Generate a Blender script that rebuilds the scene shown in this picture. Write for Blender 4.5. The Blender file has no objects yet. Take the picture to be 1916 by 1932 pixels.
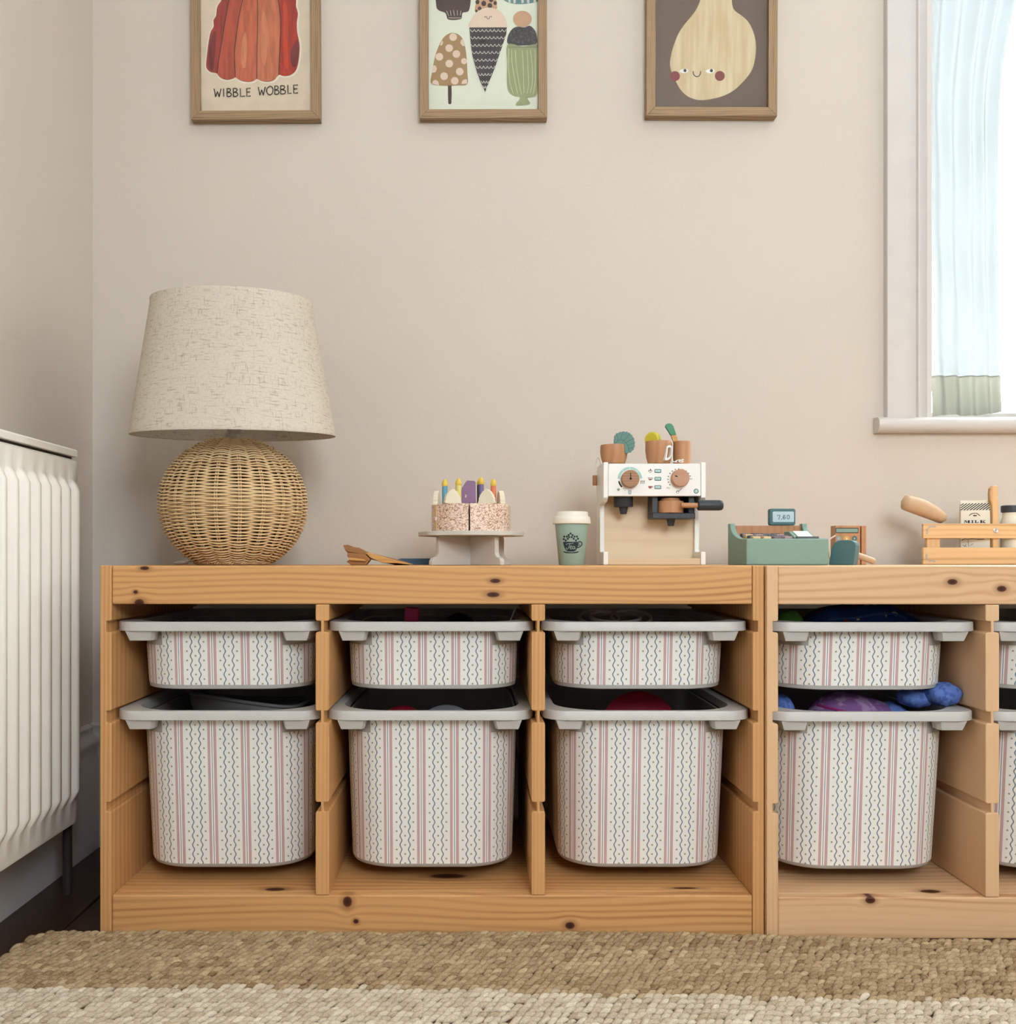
import bpy, bmesh, math, random
import numpy as np
from mathutils import Vector, Matrix, noise as mnoise

# ------------------------------------------------------------------ camera, sky, exposure
F, CX, CY, EYE = 1900.0, 896.0, 1057.0, 0.5275      # focal length and horizon / vanishing point in 1916x1932 pixels
def wx(px, y): return (px - CX) * y / F              # world x of a pixel column at depth y
def wz(py, y): return EYE + (CY - py) * y / F        # world z of a pixel row at depth y

scene = bpy.context.scene
COL = scene.collection
cam_d = bpy.data.cameras.new('camera'); cam = bpy.data.objects.new('camera', cam_d); COL.objects.link(cam)
cam.location = (0, 0, EYE); cam.rotation_euler = (math.pi / 2, 0, 0)
cam_d.sensor_fit = 'HORIZONTAL'; cam_d.sensor_width = 36; cam_d.lens = 36 * F / 1916
cam_d.shift_x = (958 - CX) / 1916; cam_d.shift_y = (CY - 966) / 1916
cam_d.clip_start = 0.02
scene.camera = cam

W = bpy.data.worlds.new('sky'); scene.world = W; W.use_nodes = True
bg = W.node_tree.nodes['Background']
bg.inputs[0].default_value = (0.845, 0.935, 1.0, 1); bg.inputs[1].default_value = 22.5

vs = scene.view_settings
vs.view_transform = 'Standard'; vs.look = 'None'; vs.gamma = 1.0; vs.use_curve_mapping = False
vs.exposure = 0.0
scene.display_settings.display_device = 'sRGB'
scene.cycles.use_denoising = True
scene.cycles.max_bounces = 6; scene.cycles.diffuse_bounces = 4; scene.cycles.glossy_bounces = 2; scene.cycles.transparent_max_bounces = 6
scene.cycles.use_adaptive_sampling = True; scene.cycles.adaptive_threshold = 0.12; scene.cycles.adaptive_min_samples = 16
scene.cycles.sample_clamp_indirect = 6.0
scene.cycles.caustics_reflective = False; scene.cycles.caustics_refractive = False

# room dimensions
WALL_Y, LEFT_X, RIGHT_X, FRONT_Y, CEIL = 1.87, -0.71, 2.25, -0.90, 2.45
WIN1 = (0.842, 1.95, 0.785, 2.10)       # opening in the back wall: x0,x1,z0,z1
WIN2 = (0.18, 1.03, 1.00, 1.95)        # opening in the wall behind the camera

def portal(name, loc, rot, sx, sy):
    l = bpy.data.lights.new(name, 'AREA'); l.shape = 'RECTANGLE'; l.size = sx; l.size_y = sy
    l.cycles.is_portal = True
    o = bpy.data.objects.new(name, l); COL.objects.link(o); o.location = loc; o.rotation_euler = rot
portal('daylight_portal_back', ((WIN1[0]+WIN1[1])/2, WALL_Y+0.19, (WIN1[2]+WIN1[3])/2), (-math.pi/2, 0, 0), WIN1[1]-WIN1[0], WIN1[3]-WIN1[2])
portal('daylight_portal_front', ((WIN2[0]+WIN2[1])/2, FRONT_Y-0.06, (WIN2[2]+WIN2[3])/2), (math.pi/2, 0, 0), WIN2[1]-WIN2[0], WIN2[3]-WIN2[2])

# ------------------------------------------------------------------ colour and node helpers
def lin(*c):
    return tuple(((v/255)/12.92 if v/255 <= 0.04045 else ((v/255+0.055)/1.055)**2.4) for v in c)

class E:                                               # a node socket (or number) with arithmetic
    def __init__(s, nt, v): s.nt, s.v = nt, v
    def _m(s, op, *o, clamp=False):
        n = s.nt.nodes.new('ShaderNodeMath'); n.operation = op; n.use_clamp = clamp
        for i, a in enumerate((s,) + o):
            a = a.v if isinstance(a, E) else a
            if isinstance(a, (int, float)): n.inputs[i].default_value = a
            else: s.nt.links.new(a, n.inputs[i])
        return E(s.nt, n.outputs[0])
    def __add__(s, o): return s._m('ADD', o)
    __radd__ = __add__
    def __sub__(s, o): return s._m('SUBTRACT', o)
    def __rsub__(s, o): return (s * -1) + o
    def __mul__(s, o): return s._m('MULTIPLY', o)
    __rmul__ = __mul__
    def __truediv__(s, o): return s._m('DIVIDE', o)
    def sin(s): return s._m('SINE')
    def abs(s): return s._m('ABSOLUTE')
    def exp(s): return s._m('EXPONENT')
    def sqrt(s): return s._m('SQRT')
    def pow(s, o): return s._m('POWER', o)
    def frac(s): return s._m('FRACT')
    def lt(s, o): return s._m('LESS_THAN', o)
    def gt(s, o): return s._m('GREATER_THAN', o)
    def max(s, o): return s._m('MAXIMUM', o)
    def min(s, o): return s._m('MINIMUM', o)
    def atan2(s, o): return s._m('ARCTAN2', o)
    def sat(s): return s._m('ADD', 0.0, clamp=True)
    def step(s, a, b):                                 # smooth ramp 0..1 from a to b
        n = s.nt.nodes.new('ShaderNodeMapRange'); n.interpolation_type = 'SMOOTHSTEP'
        s.nt.links.new(s.v, n.inputs[0]); n.inputs[1].default_value = a; n.inputs[2].default_value = b
        return E(s.nt, n.outputs[0])

class M:                                               # material under construction
    def __init__(s, name, rgb=(0.8, 0.8, 0.8), rough=0.5, spec=0.3):
        s.m = bpy.data.materials.new(name); s.m.use_nodes = True; s.nt = s.m.node_tree
        s.b = s.nt.nodes['Principled BSDF']
        s.b.inputs['Base Color'].default_value = (*rgb, 1); s.b.inputs['Roughness'].default_value = rough
        s.b.inputs['Specular IOR Level'].default_value = spec
        s.m.diffuse_color = (*rgb, 1)
    def co(s, kind='Object'):
        n = s.nt.nodes.new('ShaderNodeTexCoord'); x = s.nt.nodes.new('ShaderNodeSeparateXYZ')
        s.nt.links.new(n.outputs[kind], x.inputs[0]); return [E(s.nt, o) for o in x.outputs]
    def vec(s, x, y, z):
        n = s.nt.nodes.new('ShaderNodeCombineXYZ')
        for i, a in enumerate((x, y, z)):
            a = a.v if isinstance(a, E) else a
            if isinstance(a, (int, float)): n.inputs[i].default_value = a
            else: s.nt.links.new(a, n.inputs[i])
        return n.outputs[0]
    def noise(s, vec, scale=1.0, detail=2.0, rough=0.5):
        n = s.nt.nodes.new('ShaderNodeTexNoise'); n.inputs['Scale'].default_value = scale
        n.inputs['Detail'].default_value = detail; n.inputs['Roughness'].default_value = rough
        s.nt.links.new(vec, n.inputs['Vector']); return E(s.nt, n.outputs[0])
    def mix(s, f, a, b):
        n = s.nt.nodes.new('ShaderNodeMix'); n.data_type = 'RGBA'
        for i, v in ((0, f), (6, a), (7, b)):
            v = v.v if isinstance(v, E) else v
            if isinstance(v, (int, float)): n.inputs[i].default_value = v
            elif isinstance(v, tuple): n.inputs[i].default_value = (*v, 1)
            else: s.nt.links.new(v, n.inputs[i])
        return n.outputs[2]
    def color(s, sock): s.nt.links.new(sock, s.b.inputs['Base Color']); return s
    def bump(s, h, dist=0.001, strength=0.5):
        n = s.nt.nodes.new('ShaderNodeBump'); n.inputs['Distance'].default_value = dist; n.inputs['Strength'].default_value = strength
        s.nt.links.new(h.v, n.inputs['Height']); s.nt.links.new(n.outputs[0], s.b.inputs['Normal']); return s

def plain(name, c, rough=0.5, spec=0.3, var=0.06, scale=60, bump=0.0):
    """painted or moulded surface: one colour with faint mottling"""
    s = M(name, lin(*c), rough, spec); x, y, z = s.co(); v = s.vec(x, y, z)
    n = s.noise(v, scale, 1)
    a = lin(*c); k0, k1 = 1 - var, 1 + var
    s.color(s.mix(n, tuple(q*k0 for q in a), tuple(min(1, q*k1) for q in a)))
    if bump: s.bump(s.noise(v, scale*8, 2), bump, 0.4)
    return s.m

def wood(name, light, dark, along=0, cross=2, third=1, freq=120.0, warp=0.02, knots=(), rough=0.5, amount=0.75, seed=0.0, fibre=0.12, ashift=1.6):
    """softwood: bent late-wood lines, fibres, optional knots given as (along, cross, ra, rc)"""
    s = M(name, lin(*light), rough, 0.3); c = s.co(); a, k, t = c[along], c[cross], c[third]
    w = s.noise(s.vec(a*ashift + seed, k*7 + seed*1.7, t*5), 1.0, 1.5, 0.45)
    w2 = s.noise(s.vec(a*3.5 + seed*2, k*55, t*20 + seed), 1.0, 1.0)
    ke = k + t*0.35 + (w2 - 0.5)*(0.55/freq)
    kd = None
    for (ka, kc, ra, rc) in knots:
        da = (a - ka)/ra; dc = (k - kc)/rc
        d2 = da*da + dc*dc
        ke = ke - (k - kc) * ((d2 * -0.16).exp() * 0.92)
        d = d2.sqrt()
        kd = d if kd is None else kd.min(d)
    ph = (ke + (w - 0.5)*warp*2.0) * (freq*6.2832)
    ring = (ph.sin()*0.5 + 0.5).pow(2.2)
    slow = s.noise(s.vec(a*0.9 + seed*3, k*22, t*9), 1.0, 2)
    fib = s.noise(s.vec(a*14, k*900, t*700), 1.0, 2)
    f = (ring*slow.step(0.28, 0.68)*amount + (fib - 0.5)*fibre*2 + slow*0.12).sat()
    col = s.mix(f, lin(*light), lin(*dark))
    if kd is not None:
        halo = kd.step(2.2, 0.8) * 0.55
        col = s.mix(halo, col, tuple(q*0.62 for q in lin(*dark)))
        col = s.mix(kd.step(1.05, 0.7), col, lin(82, 40, 24))
        col = s.mix(kd.step(0.55, 0.3)*0.8, col, lin(48, 24, 16))
    s.color(col)
    return s.m

# ------------------------------------------------------------------ mesh helpers
class G:
    """collects geometry in world coordinates; build() links it as one mesh object"""
    def __init__(s): s.v, s.f, s.mi, s.uv = [], [], [], None
    def add(s, vs_, fs, mi=0):
        o = len(s.v); s.v += [tuple(p) for p in vs_]; s.f += [tuple(i + o for i in f) for f in fs]; s.mi += [mi]*len(fs); return s
    def box(s, x0, x1, y0, y1, z0, z1, mi=0):
        return s.add([(x, y, z) for z in (z0, z1) for y in (y0, y1) for x in (x0, x1)],
                     [(0, 2, 3, 1), (4, 5, 7, 6), (0, 1, 5, 4), (2, 6, 7, 3), (0, 4, 6, 2), (1, 3, 7, 5)], mi)
    def prism(s, poly, axis, a0, a1, mi=0):
        """poly in the two remaining axes (in xyz order), extruded along axis"""
        def p3(p, a):
            q = list(p); q.insert(axis, a); return tuple(q)
        n = len(poly)
        vs_ = [p3(p, a0) for p in poly] + [p3(p, a1) for p in poly]
        fs = [tuple(range(n)), tuple(range(2*n - 1, n - 1, -1))] + [(i, i + n, (i + 1) % n + n, (i + 1) % n) for i in range(n)]
        return s.add(vs_, fs, mi)
    def lathe(s, prof, c, n=32, mi=0, ax='z', cap=True):
        """prof: (r, h) pairs along the axis, from one end to the other"""
        vs_, fs = [], []
        for r, h in prof:
            for i in range(n):
                a = 2*math.pi*i/n; u, w = r*math.cos(a), r*math.sin(a)
                p = {'z': (u, w, h), 'y': (u, h, w), 'x': (h, u, w)}[ax]
                vs_.append((c[0] + p[0], c[1] + p[1], c[2] + p[2]))
        for k in range(len(prof) - 1):
            for i in range(n):
                j = (i + 1) % n; fs.append((k*n + i, k*n + j, (k + 1)*n + j, (k + 1)*n + i))
        if cap:
            if prof[0][0] > 1e-6: fs.append(tuple(range(n)))
            if prof[-1][0] > 1e-6: fs.append(tuple((len(prof) - 1)*n + i for i in range(n)))
        return s.add(vs_, fs, mi)
    def tube(s, path, r, n=8, mi=0, closed=False, cap=True):
        P = [Vector(p) for p in path]; m = len(P); rr = r if isinstance(r, (list, tuple)) else [r]*m
        vs_, fs = [], []; nrm = None
        for i in range(m):
            t = (P[(i + 1) % m] - P[i - 1]) if closed else (P[min(i + 1, m - 1)] - P[max(i - 1, 0)])
            t.normalize()
            if nrm is None:
                nrm = Vector((0, 0, 1)) if abs(t.z) < 0.9 else Vector((1, 0, 0))
            nrm = (nrm - t*nrm.dot(t)).normalized(); b = t.cross(nrm)
            for k in range(n):
                a = 2*math.pi*k/n; vs_.append(tuple(P[i] + (nrm*math.cos(a) + b*math.sin(a))*rr[i]))
        for i in range(m if closed else m - 1):
            i2 = (i + 1) % m
            for k in range(n):
                k2 = (k + 1) % n; fs.append((i*n + k, i*n + k2, i2*n + k2, i2*n + k))
        if cap and not closed:
            fs.append(tuple(range(n - 1, -1, -1))); fs.append(tuple((m - 1)*n + k for k in range(n)))
        return s.add(vs_, fs, mi)
    def blob(s, c, rx, ry, rz, n=16, m=10, mi=0, fn=None):
        vs_, fs = [], []
        for j in range(m + 1):
            th = math.pi*j/m
            for i in range(n):
                a = 2*math.pi*i/n
                d = Vector((math.sin(th)*math.cos(a), math.sin(th)*math.sin(a), -math.cos(th)))
                k = fn(d) if fn else 1.0
                vs_.append((c[0] + d.x*rx*k, c[1] + d.y*ry*k, c[2] + d.z*rz*k))
        for j in range(m):
            for i in range(n):
                i2 = (i + 1) % n; fs.append((j*n + i, j*n + i2, (j + 1)*n + i2, (j + 1)*n + i))
        return s.add(vs_, fs, mi)
    def rot(s, ang, axis, c, start=0):
        R = Matrix.Rotation(ang, 3, axis); c = Vector(c)
        for i in range(start, len(s.v)): s.v[i] = tuple(R @ (Vector(s.v[i]) - c) + c)
        return s
    def build(s, name, mats, parent=None, loc=None, smooth=None, bevel=0.0, seg=2, kind=None, label=None):
        org = Vector(parent['_o']) if parent is not None else Vector(loc or (0, 0, 0))
        me = bpy.data.meshes.new(name)
        me.from_pydata([tuple(Vector(p) - org) for p in s.v], [], s.f)
        mats = mats if isinstance(mats, (list, tuple)) else [mats]
        for m in mats: me.materials.append(m)
        if len(mats) > 1: me.polygons.foreach_set('material_index', s.mi)
        if s.uv is not None:
            l = me.uv_layers.new(name='UVMap')
            idx = np.zeros(len(me.loops), dtype=np.int32); me.loops.foreach_get('vertex_index', idx)
            l.data.foreach_set('uv', np.array(s.uv, dtype=np.float32)[idx].ravel())
        bm = bmesh.new(); bm.from_mesh(me)
        bmesh.ops.remove_doubles(bm, verts=bm.verts, dist=1e-6) if s.uv is None else None
        bmesh.ops.recalc_face_normals(bm, faces=bm.faces)
        bm.to_mesh(me); bm.free()
        if smooth is not None:
            me.polygons.foreach_set('use_smooth', [True]*len(me.polygons))
            me.set_sharp_from_angle(angle=math.radians(smooth))
        o = bpy.data.objects.new(name, me); COL.objects.link(o)
        if parent is not None: o.parent = parent; o['_o'] = parent['_o']
        else: o.location = org; o['_o'] = tuple(org)
        if bevel:
            b = o.modifiers.new('bevel', 'BEVEL'); b.width = bevel; b.segments = seg; b.limit_method = 'ANGLE'; b.angle_limit = math.radians(40)
        if kind: o['kind'] = kind
        if label: o['label'] = label
        return o

def thing(name, label, cat, loc, group=None):
    o = bpy.data.objects.new(name, None); COL.objects.link(o); o.location = loc; o.empty_display_size = 0.02
    o['_o'] = tuple(loc); o['label'] = label; o['category'] = cat
    if group: o['group'] = group
    return o
def tag(o, label, cat, group=None):
    o['label'] = label; o['category'] = cat
    if group: o['group'] = group
    return o
def copy_tree(root, loc, label=None):
    def cp(o, par):
        c = o.copy(); COL.objects.link(c); c.parent = par
        for ch in o.children: cp(ch, c)
        return c
    c = cp(root, None); c.location = loc; c['_o'] = tuple(loc)
    if label: c['label'] = label
    return c

def cr(pts, n=8, closed=False):
    """Catmull-Rom through 2-D or 3-D points"""
    P = [np.array(p, float) for p in pts]; m = len(P); out = []
    rng = range(m) if closed else range(m - 1)
    for i in rng:
        if closed: a, b, c, d = P[i - 1], P[i], P[(i + 1) % m], P[(i + 2) % m]
        else: a, b, c, d = P[max(i - 1, 0)], P[i], P[i + 1], P[min(i + 2, m - 1)]
        for k in range(n):
            t = k/n
            out.append(tuple(0.5*((2*b) + (c - a)*t + (2*a - 5*b + 4*c - d)*t*t + (3*b - a - 3*c + d)*t**3)))
    if not closed: out.append(tuple(P[-1]))
    return out

class Flat:
    """flat print: 2-D polygons and strokes mapped onto a surface by fn(x, y, layer)"""
    def __init__(s, fn, strip=None): s.fn, s.g, s.strip = fn, G(), strip
    def poly(s, pts, mi, layer=1):
        pieces = [list(pts)]
        if s.strip:
            xs = [p[0] for p in pts]; k0 = math.floor(min(xs)/s.strip); k1 = math.ceil(max(xs)/s.strip); pieces = []
            for k in range(k0, k1):
                q = list(pts)
                for lim, sg in ((k*s.strip, 1), ((k + 1)*s.strip, -1)):
                    r = []
                    for i in range(len(q)):
                        a, b = q[i - 1], q[i]; ia, ib = (a[0] - lim)*sg >= 0, (b[0] - lim)*sg >= 0
                        if ia != ib:
                            t = (lim - a[0])/(b[0] - a[0]); r.append((lim, a[1] + t*(b[1] - a[1])))
                        if ib: r.append(b)
                    q = r
                    if not q: break
                if len(q) >= 3: pieces.append(q)
        for q in pieces: s.g.add([s.fn(x, y, layer) for x, y in q], [tuple(range(len(q)))], mi)
        return s
    def disc(s, x, y, r, mi, layer=1, ry=None, n=24):
        return s.poly([(x + r*math.cos(2*math.pi*i/n), y + (ry or r)*math.sin(2*math.pi*i/n)) for i in range(n)], mi, layer)
    def stroke(s, pts, w, mi, layer=1, closed=False):
        P = [np.array(p, float) for p in pts]; m = len(P); L, R = [], []
        for i in range(m):
            t = (P[(i + 1) % m] - P[i - 1]) if closed else (P[min(i + 1, m - 1)] - P[max(i - 1, 0)])
            t = t/(np.linalg.norm(t) + 1e-9); nn = np.array((-t[1], t[0]))*(w/2)
            L.append(tuple(P[i] + nn)); R.append(tuple(P[i] - nn))
        for i in range(m if closed else m - 1):
            j = (i + 1) % m
            s.g.add([s.fn(*L[i], layer), s.fn(*L[j], layer), s.fn(*R[j], layer), s.fn(*R[i], layer)], [(0, 1, 2, 3)], mi)
        return s
    def text(s, txt, x, y, h, mi, layer=1, rot=0.0, sx=1.0):
        cu = bpy.data.curves.new('t', 'FONT'); cu.body = txt; cu.size = 1.0; cu.resolution_u = 3
        o = bpy.data.objects.new('t', cu); COL.objects.link(o)
        dg = bpy.context.evaluated_depsgraph_get(); me = bpy.data.meshes.new_from_object(o.evaluated_get(dg))
        co, si = math.cos(rot), math.sin(rot); k = h/0.70
        vs_ = []
        for v in me.vertices:
            a, b = v.co.x*k*sx, -v.co.y*k; vs_.append(s.fn(x + a*co - b*si, y + a*si + b*co, layer))
        s.g.add(vs_, [tuple(p.vertices) for p in me.polygons], mi)
        bpy.data.objects.remove(o); bpy.data.meshes.remove(me); bpy.data.curves.remove(cu)
        return s
    def build(s, name, mats, parent): return s.g.build(name, mats, parent)

def rrect2(x0, x1, y0, y1, r, n=5):
    out = []
    for cx_, cy_, a0 in ((x1 - r, y0 + r, -90), (x1 - r, y1 - r, 0), (x0 + r, y1 - r, 90), (x0 + r, y0 + r, 180)):
        for i in range(n + 1):
            a = math.radians(a0 + 90*i/n); out.append((cx_ + r*math.cos(a), cy_ + r*math.sin(a)))
    return out

# ================================================================== SETTING
def wall_paint():
    s = M('wall_paint', lin(205, 195, 184), 0.85, 0.15); x, y, z = s.co(); v = s.vec(x, y, z)
    n = s.noise(v, 2.2, 4)
    s.color(s.mix(n, lin(207, 196, 184), lin(213, 203, 192)))
    s.bump(s.noise(v, 150, 3, 0.65), 0.0007, 0.4); return s.m
PAINT = wall_paint()
GLOSS = plain('white_gloss_paint', (208, 202, 198), 0.35, 0.4, 0.03, 30, 0.0003)
CEILP = plain('ceiling_paint', (240, 238, 232), 0.9, 0.1, 0.02, 5)

def structure(o): o['kind'] = 'structure'; return o
def wall_with_hole(name, axis_y, y0, y1, xa, xb, hole):
    g = G(); x0, x1, z0, z1 = hole
    g.box(xa, x0, y0, y1, 0, CEIL); g.box(x1, xb, y0, y1, 0, CEIL)
    g.box(x0, x1, y0, y1, 0, z0); g.box(x0, x1, y0, y1, z1, CEIL)
    return structure(g.build(name, PAINT))
wall_with_hole('wall_back', True, WALL_Y, WALL_Y + 0.22, LEFT_X - 0.1, RIGHT_X, WIN1)
wall_with_hole('wall_front', True, FRONT_Y - 0.12, FRONT_Y, LEFT_X - 0.1, RIGHT_X, WIN2)
structure(G().box(LEFT_X - 0.1, LEFT_X, FRONT_Y, WALL_Y, 0, CEIL).build('wall_left', PAINT))
g = G(); g.box(RIGHT_X, RIGHT_X + 0.12, FRONT_Y, WALL_Y, 0, CEIL)
structure(g.build('wall_right', PAINT))
structure(G().box(LEFT_X, RIGHT_X, FRONT_Y, WALL_Y, CEIL, CEIL + 0.1).build('ceiling', CEILP))

FLOORW = wood('dark_floorboards', (58, 38, 27), (30, 18, 12), along=1, cross=0, third=2, freq=70, warp=0.03, rough=0.35, amount=0.6)
flo = structure(G().box(LEFT_X, RIGHT_X, FRONT_Y, WALL_Y, -0.05, -0.012).build('floor', FLOORW))
xb = LEFT_X + 0.003; k = 0
proto = None
while xb < RIGHT_X - 0.02:
    if proto is None:
        proto = G().box(0, 0.117, FRONT_Y + 0.003, WALL_Y - 0.003, -0.0119, 0.0).build('floorboard', FLOORW, flo, bevel=0.002)
        proto.location = (xb, 0, 0)
    else:
        c = proto.copy(); COL.objects.link(c); c.parent = flo; c.location = (xb, 0, 0)
    xb += 0.12
# skirting boards (tall, moulded)
def skirt_profile(d):      # (distance from wall, z)
    return [(0, 0), (0.019, 0), (0.019, 0.165), (0.016, 0.172), (0.0165, 0.182), (0.019, 0.19), (0.017, 0.2), (0.010, 0.207), (0.0075, 0.216), (0.009, 0.222), (0.006, 0.227), (0, 0.227)]
g = G(); g.prism([(WALL_Y - d, z) for d, z in skirt_profile(0)], 0, LEFT_X, RIGHT_X)
structure(g.build('baseboard_back', GLOSS, smooth=35))
g = G(); g.prism([(LEFT_X + d, z) for d, z in skirt_profile(0)], 1, FRONT_Y, WALL_Y - 0.019)
structure(g.build('baseboard_left', GLOSS, smooth=35))

# ------------------------------------------------------------------ window in the back wall
def glass_mat():
    m = bpy.data.materials.new('window_glass'); m.use_nodes = True; nt = m.node_tree; nt.nodes.clear()
    o = nt.nodes.new('ShaderNodeOutputMaterial'); t = nt.nodes.new('ShaderNodeBsdfTransparent'); gl = nt.nodes.new('ShaderNodeBsdfGlossy')
    gl.inputs['Roughness'].default_value = 0.02; t.inputs[0].default_value = (0.98, 0.99, 0.99, 1)
    mx = nt.nodes.new('ShaderNodeMixShader'); mx.inputs[0].default_value = 0.03
    nt.links.new(t.outputs[0], mx.inputs[1]); nt.links.new(gl.outputs[0], mx.inputs[2]); nt.links.new(mx.outputs[0], o.inputs[0])
    return m
GLASS = glass_mat()
x0, x1, z0, z1 = WIN1
win = bpy.data.objects.new('window_1', None); COL.objects.link(win); win.location = (x0, WALL_Y, z0); win['_o'] = (x0, WALL_Y, z0)
win['kind'] = 'structure'; win['label'] = 'white painted sash window with moulded casing at the right'
# architrave: stepped profile, (x offset outward from opening, depth from wall)
prof = [(0.0, 0), (0.0, 0.012), (0.0095, 0.014), (0.012, 0.011), (0.021, 0.008), (0.0235, 0.0150), (0.0260, 0.0215), (0.0285, 0.0215), (0.031, 0.0165), (0.043, 0.0155), (0.047, 0.0172), (0.083, 0.0172), (0.084, 0.016), (0.084, 0)]
g = G(); g.prism([(x0 - a, WALL_Y - d) for a, d in prof], 2, z0, z1 + 0.084)
g.build('casing', GLOSS, win, smooth=35)
g = G(); g.prism([(x1 + a, WALL_Y - d) for a, d in prof], 2, z0, z1 + 0.084)
g.build('casing', GLOSS, win, smooth=35)
g = G(); g.prism([(WALL_Y - d, z1 + a) for a, d in prof], 0, x0, x1)
g.build('casing', GLOSS, win, smooth=35)
# window board with a rounded nose
sy = WALL_Y - 0.03; zt, zb = 0.791, 0.763; rr_ = (zt - zb)/2
nose = [(WALL_Y + 0.2, zt), (sy + rr_, zt)] + [(sy + rr_ - rr_*math.sin(math.pi*i/10), zb + rr_ + rr_*math.cos(math.pi*i/10)) for i in range(1, 10)] + [(sy + rr_, zb), (WALL_Y - 0.0005, zb), (WALL_Y - 0.0005, zb + 0.0215), (WALL_Y + 0.2, zb + 0.0215)]
g = G(); g.prism(nose[:-2] + [(WALL_Y - 0.0005, zt - 0.0001)], 0, x0 - 0.103, x1 + 0.103)
g.build('window_sill', GLOSS, win, smooth=40, bevel=0.006)
g = G(); g.box(x0, x1, WALL_Y - 0.0005, WALL_Y + 0.19, z0, zt); g.build('inner_sill', GLOSS, win)
fy0, fy1 = WALL_Y + 0.125, WALL_Y + 0.165
g = G(); g.box(x0, x0 + 0.045, fy0, fy1, zt, z1); g.build('sash_stile', GLOSS, win, bevel=0.003)
g = G(); g.box(x1 - 0.045, x1, fy0, fy1, zt, z1); g.build('sash_stile', GLOSS, win, bevel=0.003)
g = G(); g.box(x0 + 0.045, x1 - 0.045, fy0, fy1, zt, zt + 0.03); g.build('sash_rail', GLOSS, win, bevel=0.003)
g = G(); g.box(x0 + 0.045, x1 - 0.045, fy0, fy1, z1 - 0.05, z1); g.build('sash_rail', GLOSS, win, bevel=0.003)
g = G(); g.box(x0 + 0.045, x1 - 0.045, fy0 + 0.018, fy0 + 0.022, zt + 0.03, z1 - 0.05); g.build('pane', GLASS, win)

# window behind the camera
w2 = bpy.data.objects.new('window_2', None); COL.objects.link(w2); w2['_o'] = (WIN2[0], FRONT_Y, WIN2[2]); w2.location = w2['_o']; w2['kind'] = 'structure'
a0, a1, b0, b1 = WIN2
for q in ((a0, a0 + 0.05, b0, b1), (a1 - 0.05, a1, b0, b1), ((a0 + a1)/2 - 0.025, (a0 + a1)/2 + 0.025, b0 + 0.05, b1 - 0.05)):
    G().box(q[0], q[1], FRONT_Y - 0.08, FRONT_Y - 0.04, q[2], q[3]).build('sash_stile', GLOSS, w2)
for q in ((a0 + 0.05, a1 - 0.05, b0, b0 + 0.05), (a0 + 0.05, a1 - 0.05, b1 - 0.05, b1)):
    G().box(q[0], q[1], FRONT_Y - 0.08, FRONT_Y - 0.04, q[2], q[3]).build('sash_rail', GLOSS, w2)

# ------------------------------------------------------------------ sheer curtain
def curtain_mat(name, c, trans, tr_col):
    m = bpy.data.materials.new(name); m.use_nodes = True; nt = m.node_tree; nt.nodes.clear()
    o = nt.nodes.new('ShaderNodeOutputMaterial'); d = nt.nodes.new('ShaderNodeBsdfDiffuse'); t = nt.nodes.new('ShaderNodeBsdfTranslucent')
    tp = nt.nodes.new('ShaderNodeBsdfTransparent')
    tc = nt.nodes.new('ShaderNodeTexCoord'); mp = nt.nodes.new('ShaderNodeMapping'); nz = nt.nodes.new('ShaderNodeTexNoise')
    mp.inputs['Scale'].default_value = (90, 90, 420); nz.inputs['Scale'].default_value = 1; nz.inputs['Detail'].default_value = 3
    nt.links.new(tc.outputs['Object'], mp.inputs[0]); nt.links.new(mp.outputs[0], nz.inputs['Vector'])
    rmp = nt.nodes.new('ShaderNodeMix'); rmp.data_type = 'RGBA'; rmp.inputs[6].default_value = (*[q*0.82 for q in tr_col], 1); rmp.inputs[7].default_value = (*tr_col, 1)
    nt.links.new(nz.outputs[0], rmp.inputs[0])
    d.inputs[0].default_value = (*c, 1); nt.links.new(rmp.outputs[2], t.inputs[0])
    m1 = nt.nodes.new('ShaderNodeMixShader'); m1.inputs[0].default_value = 0.6
    m2 = nt.nodes.new('ShaderNodeMixShader'); m2.inputs[0].default_value = trans
    nt.links.new(d.outputs[0], m1.inputs[1]); nt.links.new(t.outputs[0], m1.inputs[2])
    nt.links.new(m1.outputs[0], m2.inputs[1]); nt.links.new(tp.outputs[0], m2.inputs[2]); nt.links.new(m2.outputs[0], o.inputs[0])
    return m
CURT = curtain_mat('sheer_cotton', lin(225, 232, 230), 0.02, (0.036, 0.0385, 0.036))
HEM = curtain_mat('cotton_hem', lin(214, 214, 196), 0.0, (0.062, 0.060, 0.047))
CY_ = WALL_Y + 0.075
zhem, zbot, ztop = wz(709, CY_), wz(783, CY_), 2.08
curt = thing('curtain', 'sheer pale curtain with a beige hem hanging inside the window', 'curtain', (0.94, CY_, zbot))
def curtain_pt(u, z):
    xl = wx(1760, CY_) - 0.035*max(0, min(1, (z - 0.85)/0.6))
    t = max(0.0, min(1.0, (z - 1.36)/0.6)); xr = wx(1888, CY_) - 0.006*math.sin((z - 0.8)*5) + 0.20*t*t
    x = xl + (xr - xl)*u
    amp = 0.004 + 0.009*max(0.0, min(1.0, (z - zbot)/0.9))
    ph = u*5.2 + 0.35*math.sin(z*2.1 + u*3)
    y = CY_ + amp*math.sin(2*math.pi*ph) + 0.5*amp*math.sin(2*math.pi*(u*2.1 + 0.3*z)) + 0.0015*math.sin(u*31 + z*23)
    return x, y
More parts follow.
